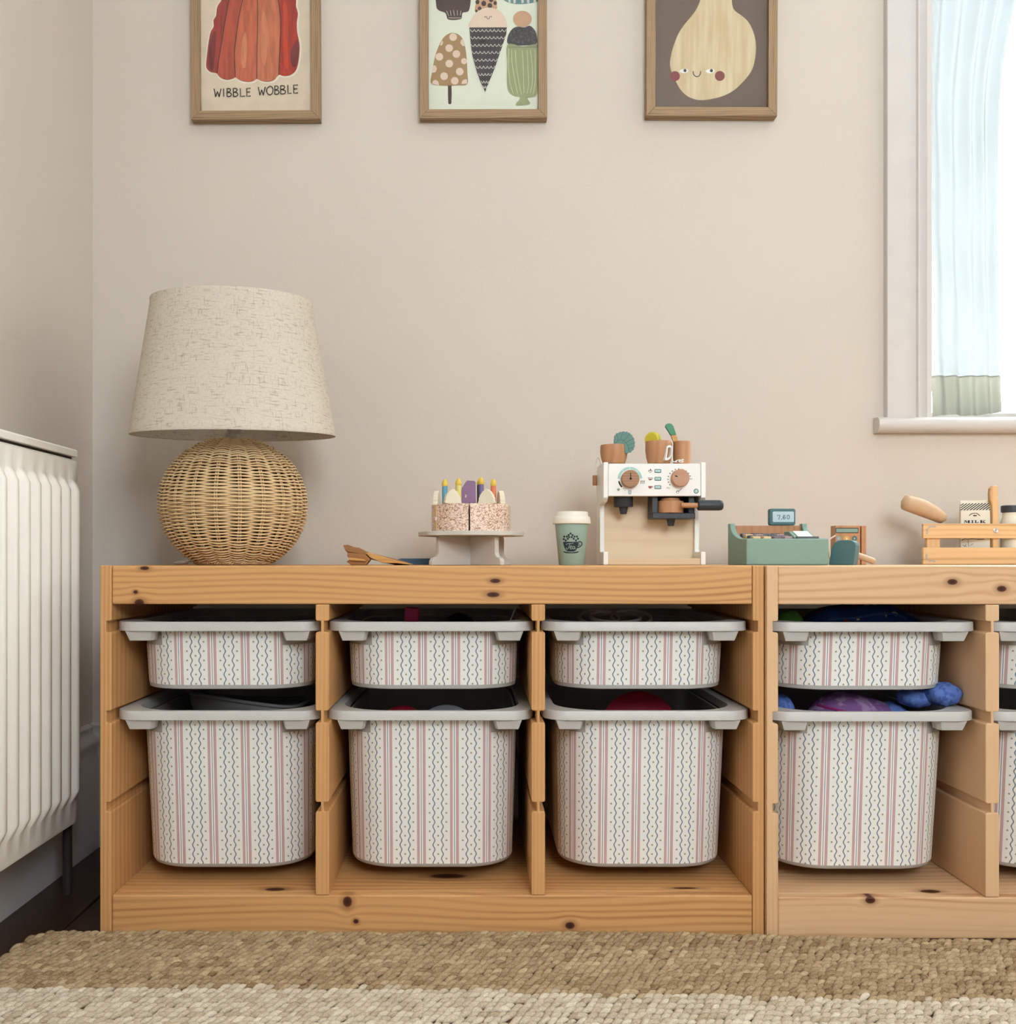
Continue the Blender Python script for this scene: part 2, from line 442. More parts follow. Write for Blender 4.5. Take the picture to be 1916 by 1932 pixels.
def curtain_part(za, zb_, name, mat, off=0.0, nz=40):
    g = G(); nu = 110
    for j in range(nz + 1):
        z = za + (zb_ - za)*j/nz
        for i in range(nu + 1):
            u = i/nu; x, y = curtain_pt(u, z)
            zz = z + (0.004*math.sin(u*9) if za == zhem and j == 0 else 0) + (0.006*(u - 0.5) + 0.002*math.sin(u*8) if name == 'hem' and j == 0 else 0)
            g.v.append((x, y + off, zz))
    for j in range(nz):
        for i in range(nu):
            a = j*(nu + 1) + i; g.f.append((a, a + 1, a + nu + 2, a + nu + 1)); g.mi.append(0)
    return g.build(name, mat, curt, smooth=80)
curtain_part(zhem - 0.002, ztop, 'cloth', CURT)
curtain_part(zbot, zhem, 'hem', HEM, -0.001, 12)
G().tube([(x0 + 0.004, CY_, 2.085), (x1 - 0.004, CY_, 2.085)], 0.006, 10).build('curtain_rod', GLOSS, curt, smooth=60)

# ================================================================== RADIATOR
RADP = plain('radiator_enamel', (238, 232, 222), 0.38, 0.4, 0.02, 20)
DARKM = plain('dark_metal', (48, 40, 34), 0.5, 0.4)
ry0, ry1, rz0, rz1 = 0.52, 1.575, 0.1175, 0.684
rad = thing('radiator', 'white ribbed panel radiator on the left wall', 'radiator', (-0.66, (ry0 + ry1)/2, rz0))
g = G(); per = 0.0345
ys = []
nr = int((ry1 - ry0 - 0.02)/per); yb = ry1 - 0.012 - nr*per
ribs = []
for k in range(nr):
    c = yb + per*(k + 0.5)
    for t, h in ((-0.0165, 0), (-0.011, 0.0), (-0.0065, 0.0095), (-0.004, 0.012), (0.004, 0.012), (0.0065, 0.0095), (0.011, 0.0)): ribs.append((c + t, h))
cols = [(ry0, -0.008), (ry0 + 0.004, 0), *ribs, (ry1 - 0.005, 0), (ry1 - 0.0015, -0.003), (ry1, -0.012)]
za_, zb_ = rz0 + 0.045, rz1 - 0.038
rows = [(rz0, 0, -0.012), (rz0 + 0.002, 0, -0.002), (rz0 + 0.008, 0, 0), (za_ - 0.009, 0, 0), (za_, 0.5, 0), (za_ + 0.012, 1, 0), (zb_ - 0.012, 1, 0), (zb_, 0.5, 0), (zb_ + 0.007, 0, 0), (rz1 - 0.004, 0, 0), (rz1, 0, -0.006)]
px_ = -0.6195
for z, k, d in rows:
    for y, h in cols: g.v.append((px_ + (h*k if h > 0 else h) + d, y, z))
nc = len(cols)
for j in range(len(rows) - 1):
    for i in range(nc - 1): g.f.append((j*nc + i, j*nc + i + 1, (j + 1)*nc + i + 1, (j + 1)*nc + i)); g.mi.append(0)
g.build('front_panel', RADP, rad, smooth=50)
G().box(-0.668, px_ - 0.0125, ry0 + 0.004, ry1 - 0.004, rz0 + 0.004, rz1 - 0.016).build('convector', RADP, rad, bevel=0.002)
g = G(); g.prism([(-0.674, rz1 + 0.004), (px_ - 0.0005, rz1 + 0.004), (px_, rz1 + 0.0045), (px_ + 0.0005, rz1 + 0.013), (px_ - 0.002, rz1 + 0.0155), (-0.674, rz1 + 0.0155)], 1, ry0, ry1 - 0.006)
g.build('top_grille', RADP, rad, bevel=0.001)
G().box(-0.660, px_ - 0.008, ry0 + 0.006, ry1 - 0.008, rz1 - 0.016, rz1 + 0.004).build('grille_gap_shade', DARKM, rad)  # dark filler standing in for the shade in the slot below the grille
G().box(-0.709, -0.668, 1.42, 1.45, 0.2, 0.62).build('wall_bracket', DARKM, rad)
G().tube([(-0.645, 1.594, 0.0), (-0.645, 1.594, 0.13), (-0.645, 1.588, 0.145), (-0.645, 1.57, 0.15)], 0.0075, 10).build('pipe', DARKM, rad, smooth=60)
G().lathe([(0.0, 0.125), (0.012, 0.127), (0.013, 0.15), (0.010, 0.168), (0.011, 0.172), (0.011, 0.2), (0, 0.203)], (-0.645, 1.594, 0), 14).build('valve', DARKM, rad, smooth=50)

# ================================================================== STORAGE FRAMES
TOPZ = 0.52
L1, D1 = (214, 162, 106), (168, 110, 60)       # lacquered yellow pine
L2, D2 = (222, 182, 140), (186, 132, 88)      # paler pine
GRV = [(0.427, 0.4425), (0.300, 0.3165), (0.1755, 0.1885)]
def grooved(xa, xb_, left, right, z0_, z1_, dep=0.0075):
    """outline in x-z with runner grooves cut into one or both faces"""
    c = 0.0018; r = [(xb_, z0_)]
    if right:
        for a, b in reversed(GRV):
            r += [(xb_, a - c), (xb_ - c, a), (xb_ - dep, a), (xb_ - dep, b), (xb_ - c, b), (xb_, b + c)]
    r += [(xb_, z1_)]
    l = [(xa, z1_)]
    if left:
        for a, b in GRV:
            l += [(xa, b + c), (xa + c, b), (xa + dep, b), (xa + dep, a), (xa + c, a), (xa, a - c)]
    l += [(xa, z0_)]
    return r + l
def storage_frame(name, label, x0, x1, y0, divs, L, D, knots_top, knots_bot, seed):
    dpt = 0.435
    root = thing(name, label, 'shelf unit', ((x0 + x1)/2, y0 + dpt/2, 0)); cx_, cy_ = (x0 + x1)/2, y0 + dpt/2
    up = wood(name + '_pine_upright', L, D, along=2, cross=0, third=1, freq=170, warp=0.006, seed=seed, amount=0.42)
    for i, (a, b, lf, rt) in enumerate(((x0, x0 + 0.016, False, True), (x1 - 0.016, x1, True, False))):
        g = G(); g.prism(grooved(a, b, lf, rt, 0, TOPZ), 1, y0, y0 + dpt); g.build('side_panel', up, root, bevel=0.0012)
    for a, b in divs:
        g = G(); g.prism(grooved(a, b, True, True, 0.0582, 0.4655), 1, y0 + 0.001, y0 + dpt); g.build('divider', up, root, bevel=0.0012)
    kt = [((wx(px, y0) - cx_), wz(py, y0), ra, rc) for px, py, ra, rc in knots_top]
    kb = [((wx(px, y0) - cx_), wz(py, y0), ra, rc) for px, py, ra, rc in knots_bot]
    mt = wood(name + '_pine_rail', L, D, 0, 2, 1, freq=95, warp=0.030, knots=kt, seed=seed + 2)
    mb = wood(name + '_pine_plinth', L, D, 0, 2, 1, freq=80, warp=0.032, knots=kb, seed=seed + 5)
    ms = wood(name + '_pine_board', L, D, 0, 1, 2, freq=70, warp=0.03, seed=seed + 9, amount=0.6,
              knots=[(-0.225, -0.19, 0.016, 0.008), (0.02, -0.13, 0.03, 0.012), (0.36, -0.185, 0.02, 0.004)])
    xa, xb_ = x0 + 0.0162, x1 - 0.0162
    G().box(xa, xb_, y0 + 0.0015, y0 + 0.02, 0.466, TOPZ - 0.0003).build('top_rail', mt, root, bevel=0.002)
    G().box(xa, xb_, y0 + 0.0202, y0 + dpt, 0.502, TOPZ - 0.0003).build('top_board', ms, root, bevel=0.001)
    G().box(xa, xb_, y0 + dpt - 0.02, y0 + dpt, 0.466, 0.5018).build('back_rail', mt, root)
    G().box(xa, xb_, y0 + 0.0015, y0 + 0.02, 0.0, 0.058).build('plinth', mb, root, bevel=0.002)
    G().box(xa, xb_, y0 + 0.0202, y0 + dpt, 0.042, 0.0578).build('bottom_board', ms, root, bevel=0.001)
    return root
Y1, Y2 = 1.410, 1.401
storage_frame('storage_shelf', 'wide golden pine storage frame under the wicker lamp, beside the radiator', -0.5250, 0.4045, Y1, ((-0.2235, -0.2045), (0.0790, 0.0980)), L1, D1,
    [(262, 1137, 0.0075, 0.0055), (255, 1117, 0.0035, 0.0028), (272, 1072, 0.007, 0.003), (934, 1096, 0.008, 0.0035), (930, 1122, 0.010, 0.004)],
    [(655, 1702, 0.007, 0.0085), (671, 1739, 0.0042, 0.0036), (1075, 1747, 0.0075, 0.0055)], 3.1)
X2 = wx(1446, Y2)
storage_frame('storage_shelf', 'paler pine storage frame below the window, right of the golden one', X2, X2 + 0.9295, Y2, ((X2 + 0.305, X2 + 0.324), (X2 + 0.608, X2 + 0.627)), L2, D2,
    [(1797, 1098, 0.008, 0.0045), (1890, 1111, 0.0075, 0.0048)], [(1642, 1699, 0.008, 0.0055)], 11.7)

# ================================================================== BINS
RIMM = plain('grey_plastic', (199, 196, 191), 0.42, 0.4, 0.015, 40)
TUBM = plain('tub_plastic', (176, 174, 170), 0.45, 0.4, 0.02, 40)
def sticker_mat():
    s = M('striped_vinyl', lin(240, 236, 226), 0.45, 0.3)
    u, v, _ = s.co('UV'); P_ = 0.0480
    t = (u/P_ + 100.41).frac()
    def band(c, w, soft=0.006): return ((t - c).abs()).step(w + soft, w - soft)
    vp = 6.2832/0.0136
    wob = (v*vp).sin()
    wl = (t - 0.512 + wob*0.027).abs().step(0.023, 0.012)
    wr = (t - 0.767 - wob*0.027).abs().step(0.023, 0.012)
    def dots(c, off):
        du = (t - c)*P_; dv = ((v/0.0136 + off).frac() - 0.5)*0.0136
        r = (du*du + dv*dv).sqrt(); a = du.atan2(dv)
        return (r*((a*5.0).sin()*0.30 + 1.0)).step(0.0016, 0.0008)
    # widest between the waves where wob = 1 (v = period/4)
    dd = dots(0.640, 0.25).max(dots(0.385, 0.75)).max(dots(0.890, 0.75))
    pink = band(0.042, 0.042).max(band(0.224, 0.044))
    white = band(0.133, 0.048)
    line = band(0.133, 0.011, 0.004)
    xx, yy, zz = s.co(); fine = s.noise(s.vec(xx, yy, zz), 900, 2)
    col = s.mix(fine, lin(236, 234, 227), lin(245, 244, 239))
    col = s.mix(white, col, lin(250, 249, 245))
    col = s.mix(pink, col, lin(205, 172, 170))
    col = s.mix(line, col, lin(112, 128, 146))
    col = s.mix(wl.max(wr), col, lin(112, 128, 146))
    col = s.mix(dd*0.9, col, lin(130, 124, 92))
    s.color(col); return s.m
STK = sticker_mat()
NARC = 14
def outline(w, yf, yb, r, rb=None):
    """closed outline, starting mid left side, through the front to the right side and round the back"""
    rb = rb or r; p = []; ym = (yf + yb)/2
    for i in range(5): p.append((-w, ym + (yf + r - ym)*i/5))
    for i in range(NARC + 1):
        a = math.pi + (math.pi/2)*i/NARC; p.append((-w + r + r*math.cos(a), yf + r + r*math.sin(a)))
    for i in range(1, 10): p.append((-w + r + (2*w - 2*r)*i/10, yf))
    for i in range(NARC + 1):
        a = 1.5*math.pi + (math.pi/2)*i/NARC; p.append((w - r + r*math.cos(a), yf + r + r*math.sin(a)))
    for i in range(1, 6): p.append((w, yf + r + (ym - yf - r)*i/5))
    nf = len(p)
    for i in range(1, 4): p.append((w, ym + (yb - rb - ym)*i/4))
    for i in range(7):
        a = (math.pi/2)*i/6; p.append((w - rb + rb*math.cos(a), yb - rb + rb*math.sin(a)))
    for i in range(7):
        a = math.pi/2 + (math.pi/2)*i/6; p.append((-w + rb + rb*math.cos(a), yb - rb + rb*math.sin(a)))
    for i in range(1, 4): p.append((-w, yb - rb + (ym - yb + rb)*i/4))
    return p, nf
def make_bin(label, loc, H, wb, fb, group):
    ox, oy, oz = loc
    root = thing('storage_bin', label, 'bin', loc, group)
    zr = H - 0.0130
    def lev(t, off=0.0):                      # tub outline at relative height t
        w = wb + (0.1265 - wb)*t - off; f_ = fb + (0.022 - fb)*t + off; b_ = 0.398 - (1 - t)*0.02 - off
        return outline(w, f_, b_, 0.070 - off, 0.07 - off)[0]
    nfront = outline(0.12, 0.02, 0.39, 0.09, 0.07)[1]
    # tub with an inside
    g = G(); rows = []
    for t, off in ((0.0, 0.006), (0.006, 0.002), (0.02, 0.0), (0.3, 0), (0.65, 0), (1.0, 0.0), (1.0, 0.003), (0.5, 0.003), (0.03, 0.003)):
        rows.append([(ox + x, oy + y, oz + zr*t) for x, y in lev(t, off)])
    n = len(rows[0])
    for r in rows: g.v += r
    for j in range(len(rows) - 1):
        for i in range(n): i2 = (i + 1) % n; g.f.append((j*n + i, j*n + i2, (j + 1)*n + i2, (j + 1)*n + i)); g.mi.append(0)
    g.f += [tuple(range(n)), tuple((len(rows) - 1)*n + i for i in range(n))]; g.mi += [0, 0]
    g.build('tub', TUBM, root, smooth=50)
    # rim flange
    g = G()
    o1, _ = outline(0.1485, 0.0, 0.42, 0.034); o2, _ = outline(0.1295, 0.0085, 0.4115, 0.072, 0.065)
    o1b, _ = outline(0.1475, 0.001, 0.419, 0.033)
    rows = [[(x, y, zr) for x, y in o2], [(x, y, zr) for x, y in o1], [(x, y, H - 0.0015) for x, y in o1], [(x, y, H) for x, y in o1b], [(x, y, H) for x, y in o2]]
    n = len(o1)
    for r in rows: g.v += [(ox + x, oy + y, oz + z) for x, y, z in r]
    for j in range(5):
        j2 = (j + 1) % 5
        for i in range(n): i2 = (i + 1) % n; g.f.append((j*n + i, j*n + i2, j2*n + i2, j2*n + i)); g.mi.append(0)
    g.build('rim', RIMM, root, smooth=40)
    for sg in (-1, 1):                         # finger grips under the corners
        g = G(); zt_ = oz + zr - 0.0003; zb_ = zt_ - 0.0140
        top = [(0.1315, 0.004), (0.094, 0.004), (0.090, 0.014), (0.090, 0.028), (0.1285, 0.10), (0.1315, 0.10)]
        bot = [(0.1265, 0.008), (0.097, 0.008), (0.094, 0.016), (0.094, 0.030), (0.1245, 0.095), (0.1265, 0.095)]
        vs_ = [(ox + sg*x, oy + y, zt_) for x, y in top] + [(ox + sg*x, oy + y, zb_) for x, y in bot]
        g.add(vs_, [tuple(range(6)), tuple(range(11, 5, -1))] + [(i, i + 6, (i + 1) % 6 + 6, (i + 1) % 6) for i in range(6)])
        g.build('grip', RIMM, root, bevel=0.0018)
    # printed vinyl wrap on the front and round the corners, notched at the grips
    g = G(); g.uv = []; i0, i1 = 2, nfront - 3
    nv = 10; z_lo = 0.007/zr; ts = [z_lo + (1 - 0.0225/zr - z_lo)*j/nv for j in range(nv + 1)] + [1 - 0.012/zr, 1 - 0.0018/zr]
    ref = lev(1.0)
    for t in ts:
        o = lev(t, -0.0006)
        arc = [0.0]
        for i in range(i0 + 1, i1 + 1): arc.append(arc[-1] + math.dist(o[i], o[i - 1]))
        mid = arc[-1]/2
        for k_, i in enumerate(range(i0, i1 + 1)):
            g.v.append((ox + o[i][0], oy + o[i][1], oz + zr*t)); g.uv.append((arc[k_] - mid, zr*(t - 1)))
    nw = i1 - i0 + 1
    for j in range(len(ts) - 1):
        for i in range(nw - 1):
            if j >= nv and abs(ref[i0 + i][0] + ref[i0 + i + 1][0])/2 > 0.0865: continue
            g.f.append((j*nw + i, j*nw + i + 1, (j + 1)*nw + i + 1, (j + 1)*nw + i)); g.mi.append(0)
    g.build('patterned_wrap', STK, root, smooth=60)
    return root
BX = [(-0.5250 + 0.016 - 0.2235)/2, (-0.2045 + 0.0790)/2, (0.0980 + 0.4045 - 0.016)/2, X2 + (0.016 + 0.305)/2, X2 + (0.324 + 0.608)/2]
ZS, ZL = 0.440 - 0.10, 0.3135 - 0.235
names_s = ['shallow striped bin in the upper row nearest the radiator', 'shallow striped bin in the middle of the golden frame, a pink block inside', 'shallow striped bin under the coffee machine, clear plastic rings inside',
           'shallow striped bin holding a blue zipped pouch, in the paler frame', 'shallow striped bin cut off by the right edge of the picture']
names_l = ['deep striped bin in the lower row nearest the radiator', 'deep striped bin in the middle of the golden frame', 'deep striped bin with a dark red disc inside',
           'deep striped bin holding blue plush and a purple pouch', 'deep striped bin cut off by the right edge of the picture']
small = large = None
for i, bx in enumerate(BX):
    yb = (Y1 if i < 3 else Y2) + 0.018
    if small is None:
        small = make_bin(names_s[0], (bx, yb, ZS), 0.10, 0.1235, 0.030, 'shallow striped bins'); large = make_bin(names_l[0], (bx, yb, ZL), 0.235, 0.1205, 0.040, 'deep striped bins')
        bins = [(small, large)]
    else:
        bins.append((copy_tree(small, (bx, yb, ZS), names_s[i]), copy_tree(large, (bx + (0.003 if i == 2 else -0.002), yb, ZL), names_l[i])))

# ================================================================== RUG
def jute_mat():
    s = M('jute', lin(196, 172, 138), 0.85, 0.15); x, y, z = s.co()
    at = s.nt.nodes.new('ShaderNodeAttribute'); at.attribute_name = 'tone'; tone = E(s.nt, at.outputs['Fac'])
    a2 = s.nt.nodes.new('ShaderNodeAttribute'); a2.attribute_name = 'pale_band'; bl = E(s.nt, a2.outputs['Fac'])
    fib = s.noise(s.vec(x*420 - y*260, y*1300 - x*500, z*900), 1.0, 2)
    f = (tone*0.7 + fib.step(0.3, 0.7)*0.45 - 0.10).sat()
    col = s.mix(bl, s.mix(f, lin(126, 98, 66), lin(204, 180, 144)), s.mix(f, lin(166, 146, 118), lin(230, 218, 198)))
    s.color(col); s.bump(fib, 0.0006, 0.6); return s.m
JUTE = jute_mat()
def rug_back(x): return 1.4035 - 0.006*min(1, max(0, (x + 0.1)/0.5)) - 0.030*max(0.0, (x - 0.30)/0.45)*0.9
RX0, RX1, RYN = -0.615, 1.30, 0.72
rug = thing('jute_rug', 'chunky woven natural jute rug on the floor before the frames', 'rug', ((RX0 + RX1)/2, 1.05, 0))
g = G()
nb = 40; top = [(RX0 + (RX1 - RX0)*i/nb) for i in range(nb + 1)]
poly = [(x, rug_back(x) - 0.006 - (0.02 if i == 0 else 0)) for i, x in enumerate(top)] + [(RX1, RYN), (RX0, RYN)]
g.prism(poly, 2, 0.0005, 0.006); g.build('backing', plain('jute_backing', (112, 88, 60), 0.9), rug)
rng = np.random.default_rng(4)
NU, NV = 8, 7
cw, rd = 0.0104, 0.0125
V, Fc, T, BL = [], [], [], []
ring = []
for j in range(NV):
    th = math.pi*(j + 0.5)/NV
    for i in range(NU):
        a = 2*math.pi*i/NU; ring.append((math.cos(th), math.sin(th)*math.cos(a), math.sin(th)*math.sin(a)))
ring = np.array(ring)
bf = [(j*NU + i, j*NU + (i + 1) % NU, (j + 1)*NU + (i + 1) % NU, (j + 1)*NU + i) for j in range(NV - 1) for i in range(NU)]
bf += [tuple(range(NU - 1, -1, -1)), tuple((NV - 1)*NU + i for i in range(NU))]
nrow = int((1.41 - RYN)/rd); ncol = int((RX1 - RX0)/cw)
cnt = 0
for r in range(nrow):
    wob = rng.normal(0, 0.0006); row_tone = rng.normal(0, 0.05)
    drift = (r % 2)*cw*0.5 + rng.normal(0, 0.0006)
    for c in range(ncol):
        x = RX0 + drift + c*cw + rng.normal(0, 0.0007)
        back = rug_back(x)
        y = back - 0.005 - r*rd + wob + 0.0018*math.sin(x*9 + r*0.4) + rng.normal(0, 0.0005)
        if y < RYN or x > RX1: continue
        d = (x - RX0); e = back - y
        if d + e < 0.035 and (0.035 - d)**2 + (0.035 - e)**2 > 0.035**2: continue
        ang = math.radians(rng.normal(40 - 18*min(1, max(0, x + 0.5)), 7)); s_ = rng.normal(1, 0.08)
        p = ring*np.array((0.0104*s_, 0.0050*s_, 0.0040*s_))
        p[:, 1] *= 1 - 0.35*np.abs(ring[:, 0]); p[:, 2] += 0.0034*(np.cos(ring[:, 0]*1.5) - 0.6)
        ca, sa = math.cos(ang), math.sin(ang)
        q = np.stack((p[:, 0]*ca - p[:, 1]*sa, p[:, 0]*sa + p[:, 1]*ca, p[:, 2]), 1)
        q[:, 2] += q[:, 0]*rng.normal(0.1, 0.15)
        q += np.array((x, y, 0.0072 + rng.normal(0, 0.0006)))
        V.append(q); Fc += [tuple(i + cnt for i in f) for f in bf]; cnt += len(ring)
        BL += [1.0 if e > 0.190 + 0.010*math.sin(x*5) + rng.normal(0, 0.004) else 0.0]*len(ring)  # loops farther from the back edge take the paler tones
        T += [float(np.clip(0.5 + row_tone + rng.normal(0, 0.2), 0, 1))]*len(ring)
V = np.concatenate(V) - np.array(rug['_o'])
me = bpy.data.meshes.new('jute_loops'); me.from_pydata(V.tolist(), [], Fc); me.materials.append(JUTE)
at = me.attributes.new('tone', 'FLOAT', 'POINT'); at.data.foreach_set('value', T)
a2 = me.attributes.new('pale_band', 'FLOAT', 'POINT'); a2.data.foreach_set('value', BL)
me.polygons.foreach_set('use_smooth', [True]*len(me.polygons))
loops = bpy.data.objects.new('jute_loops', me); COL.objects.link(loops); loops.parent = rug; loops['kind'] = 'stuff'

# ================================================================== WICKER LAMP
LY = 1.62; LX = wx(441, LY)
RATTAN = wood('rattan', (234, 204, 158), (212, 172, 124), along=0, cross=2, third=1, freq=30, warp=0.05, rough=0.45, amount=0.5, fibre=0.1)
INNER = plain('weave_gap_shade', (92, 62, 36), 0.8)  # dark brown that paints shade into the gaps of the weave
CHROME = M('brushed_metal', (0.55, 0.54, 0.52), 0.3); CHROME.b.inputs['Metallic'].default_value = 1.0; CHROME = CHROME.m
WHITEP = plain('white_plastic', (235, 230, 224), 0.35, 0.4, 0.02)
def linen_mat():
    s = M('linen', lin(226, 214, 196), 0.9, 0.1); x, y, z = s.co()
    u = x.atan2(y*-1)*0.145
    a = s.noise(s.vec(u*180, z*1500, 0), 1.0, 2); b = s.noise(s.vec(u*1500, z*180, 3), 1.0, 2)
    sl = s.noise(s.vec(u*60, z*420, 7), 1.0, 2.5); sv = s.noise(s.vec(u*420, z*60, 9), 1.0, 2.5)
    cl = s.noise(s.vec(u*26, z*26, 1), 1.0, 2)
    m = (a*0.5 + b*0.5)
    col = s.mix(m.step(0.3, 0.7), lin(200, 189, 172), lin(220, 210, 195))
    dk = (sl.step(0.53, 0.68) + sv.step(0.55, 0.70)*0.8)*cl.step(0.2, 0.55)
    col = s.mix((dk*0.42).sat(), col, lin(138, 122, 98))
    s.color(col); s.bump(m, 0.0006, 0.5)
    return s.m
LINEN = linen_mat()
lamp = thing('table_lamp', 'round woven wicker table lamp with a linen shade', 'lamp', (LX, LY, TOPZ))
RB, CZ = 0.1145, 0.6165
RV = 0.106                                             # slightly flattened ball
def rad_at(z): return RB*math.sqrt(max(1e-6, 1 - ((z - CZ)/RV)**2))
th0, th1 = math.asin((TOPZ + 0.006 - CZ)/RV), math.radians(72)
NR, NS, NP = 92, 20, 160
g = G(); A = 0.0033
for k in range(NR):
    th = th0 + (th1 - th0)*k/(NR - 1); r = RB*math.cos(th)
    path = []
    for i in range(NP):
        ph = 2*math.pi*i/NP; d = A*math.cos(NS/2*ph + math.pi*k)
        e = 1 + (d + 0.0004*math.sin(k*7.1 + 3*ph))/RB
        path.append((LX + r*e*math.sin(ph), LY - r*e*math.cos(ph), CZ + RV*math.sin(th)*e + 0.0003*math.sin(5*ph + k)))
    g.tube(path, 0.00138, 5, closed=True)
g.build('woven_strands', RATTAN, lamp, smooth=80, kind='stuff')
g = G()
for k in range(NS):
    for sgn in (-1, 1):
        path = []
        for j in range(25):
            th = th0 + (th1 - th0)*j/24; ph = 2*math.pi*k/NS + sgn*0.0017/max(0.03, RB*math.cos(th))
            path.append((LX + RB*math.cos(th)*math.sin(ph), LY - RB*math.cos(th)*math.cos(ph), CZ + RV*math.sin(th)))
        g.tube(path, 0.0013, 5)
g.build('upright_stakes', RATTAN, lamp, smooth=80, kind='stuff')
G().lathe([((RB - 0.0085)*math.cos(th0 + (th1 + 0.1 - th0)*j/20), CZ + (RV - 0.0085)*math.sin(th0 + (th1 + 0.1 - th0)*j/20)) for j in range(21)], (LX, LY, 0), 48).build('gap_shade_shell', INNER, lamp, smooth=80)  # added inner shell, coloured dark so the weave gaps look shaded
g = G(); rb_ = rad_at(TOPZ + 0.004) + 0.001                   # plaited foot
for q in range(3):
    path = []
    for i in range(240):
        ph = 2*math.pi*i/240; a = 26*ph + q*2*math.pi/3
        path.append((LX + (rb_ + 0.0028*math.cos(a))*math.sin(ph), LY - (rb_ + 0.0028*math.cos(a))*math.cos(ph), TOPZ + 0.0046 + 0.0026*math.sin(a)))
    g.tube(path, 0.0018, 6, closed=True)
g.build('plaited_foot', RATTAN, lamp, smooth=80, kind='stuff')
zt = CZ + RV*math.sin(th1)
G().lathe([(RB*math.cos(th1) + 0.0005, zt - 0.0012), (RB*math.cos(th1)*0.7, zt + 0.0015), (0.012, zt + 0.002)], (LX, LY, 0), 40).build('top_cap', RATTAN, lamp, smooth=60)
G().lathe([(0.013, zt - 0.01), (0.013, zt + 0.012), (0.0102, zt + 0.0125), (0.0102, zt + 0.024), (0.0112, zt + 0.0245), (0.0112, zt + 0.031)], (LX, LY, 0), 24).build('socket_stem', CHROME, lamp, smooth=40)
G().lathe([(0.0, zt + 0.028), (0.012, zt + 0.028), (0.019, zt + 0.034), (0.024, zt + 0.044), (0.022, zt + 0.06), (0.012, zt + 0.075), (0.0, zt + 0.08)], (LX, LY, 0), 28).build('bulb', WHITEP, lamp, smooth=60)
zs0, zs1, rs0, rs1 = 0.7285, 0.941, 0.1615, 0.1262
tilt = math.radians(3.6)
n = 72; g = G()
prof = [(rs0 - 0.0012, zs0 + 0.003), (rs0 - 0.0012, zs0), (rs0, zs0 - 0.0006), (rs0 + 0.0006, zs0 + 0.002), (rs0 - 0.0002, zs0 + 0.006), (rs1, zs1 - 0.006), (rs1 + 0.0006, zs1 - 0.002), (rs1, zs1), (rs1 - 0.0014, zs1), (rs1 - 0.0014, zs1 - 0.004)]
m_ = len(prof)
for r, z in prof:
    for i in range(n): a = 2*math.pi*i/n; g.v.append((LX + r*math.cos(a), LY + r*math.sin(a), z))
for k in range(m_):
    k2 = (k + 1) % m_
    for i in range(n): j = (i + 1) % n; g.f.append((k*n + i, k*n + j, k2*n + j, k2*n + i)); g.mi.append(0)
g.rot(tilt, 'X', (LX, LY, 0.80)); sh = g.build('shade', LINEN, lamp, smooth=50)
g = G()
for q in range(3):
    a = math.radians(90 + 120*q + 20)
    g.tube([(LX, LY, zs0 + 0.035), (LX + (rs0 - 0.004)*math.cos(a)*0.98, LY + (rs0 - 0.004)*math.sin(a)*0.98, zs0 + 0.004)], 0.0012, 6)
g.lathe([(0.018, zs0 + 0.033), (0.018, zs0 + 0.037)], (LX, LY, 0), 24)
g.rot(tilt, 'X', (LX, LY, 0.80)); g.build('shade_spider', WHITEP, sh, smooth=60)
cp = cr([(LX - 0.055, LY + 0.03, TOPZ + 0.008), (LX - 0.08, LY + 0.06, TOPZ + 0.012), (LX - 0.10, LY + 0.085, TOPZ + 0.0035), (LX - 0.13, LY + 0.12, TOPZ + 0.0028), (LX - 0.14, 1.845, TOPZ + 0.003), (LX - 0.14, 1.8515, TOPZ - 0.01), (LX - 0.14, 1.8515, 0.3)], 8)
G().tube(cp, 0.0026, 8).build('power_cord', WHITEP, lamp, smooth=60)

# ================================================================== PICTURES
def oak_frame_mat(name, along, c=2):
    return wood(name, (164, 136, 104), (92, 68, 46), along=along, cross=c, third=1, freq=260, warp=0.01, rough=0.55, amount=0.5, fibre=0.75, ashift=6)
OAK_H, OAK_V = oak_frame_mat('oak_grain_across', 0, 2), oak_frame_mat('oak_grain_upright', 2, 0)
PY = 1.8585                                           # plane of the prints
def picture(label, xl, xr, zb_, ztop, lean, il, ir, ib, paper):
    """mitred bars, paper, glass; returns root, print and a pixel-mapped Flat for the artwork"""
    yf, yw = 1.8484, WALL_Y - 0.0006
    root = thing('framed_picture', label, 'picture', ((xl + xr)/2, yw, zb_), 'pictures in a row')
    bw = 0.0165
    o = [(xl, zb_), (xr, zb_), (xr, ztop), (xl, ztop)]; i_ = [(xl + bw, zb_ + bw), (xr - bw, zb_ + bw), (xr - bw, ztop - bw), (xl + bw, ztop - bw)]
    for k in range(4):
        j = (k + 1) % 4; g = G(); e = 0.0002
        g.prism([o[k], o[j], i_[j], i_[k]], 1, yf, yw)
        g.build('frame_bar', OAK_H if k % 2 == 0 else OAK_V, root, bevel=0.0008)
    pr = G().box(xl + bw - 0.002, xr - bw + 0.002, PY, yw - 0.002, zb_ + bw - 0.002, ztop - bw + 0.002).build('print', paper, root)
    G().box(xl + bw - 0.001, xr - bw + 0.001, PY - 0.0042, PY - 0.0030, zb_ + bw - 0.001, ztop - bw + 0.001).build('glass', GLASS, root)
    fl = Flat(lambda px, py, l: (wx(px, PY), PY - 0.00025*l, wz(py, PY)))
    root.rotation_euler = (0, lean, 0)
    return root, pr, fl
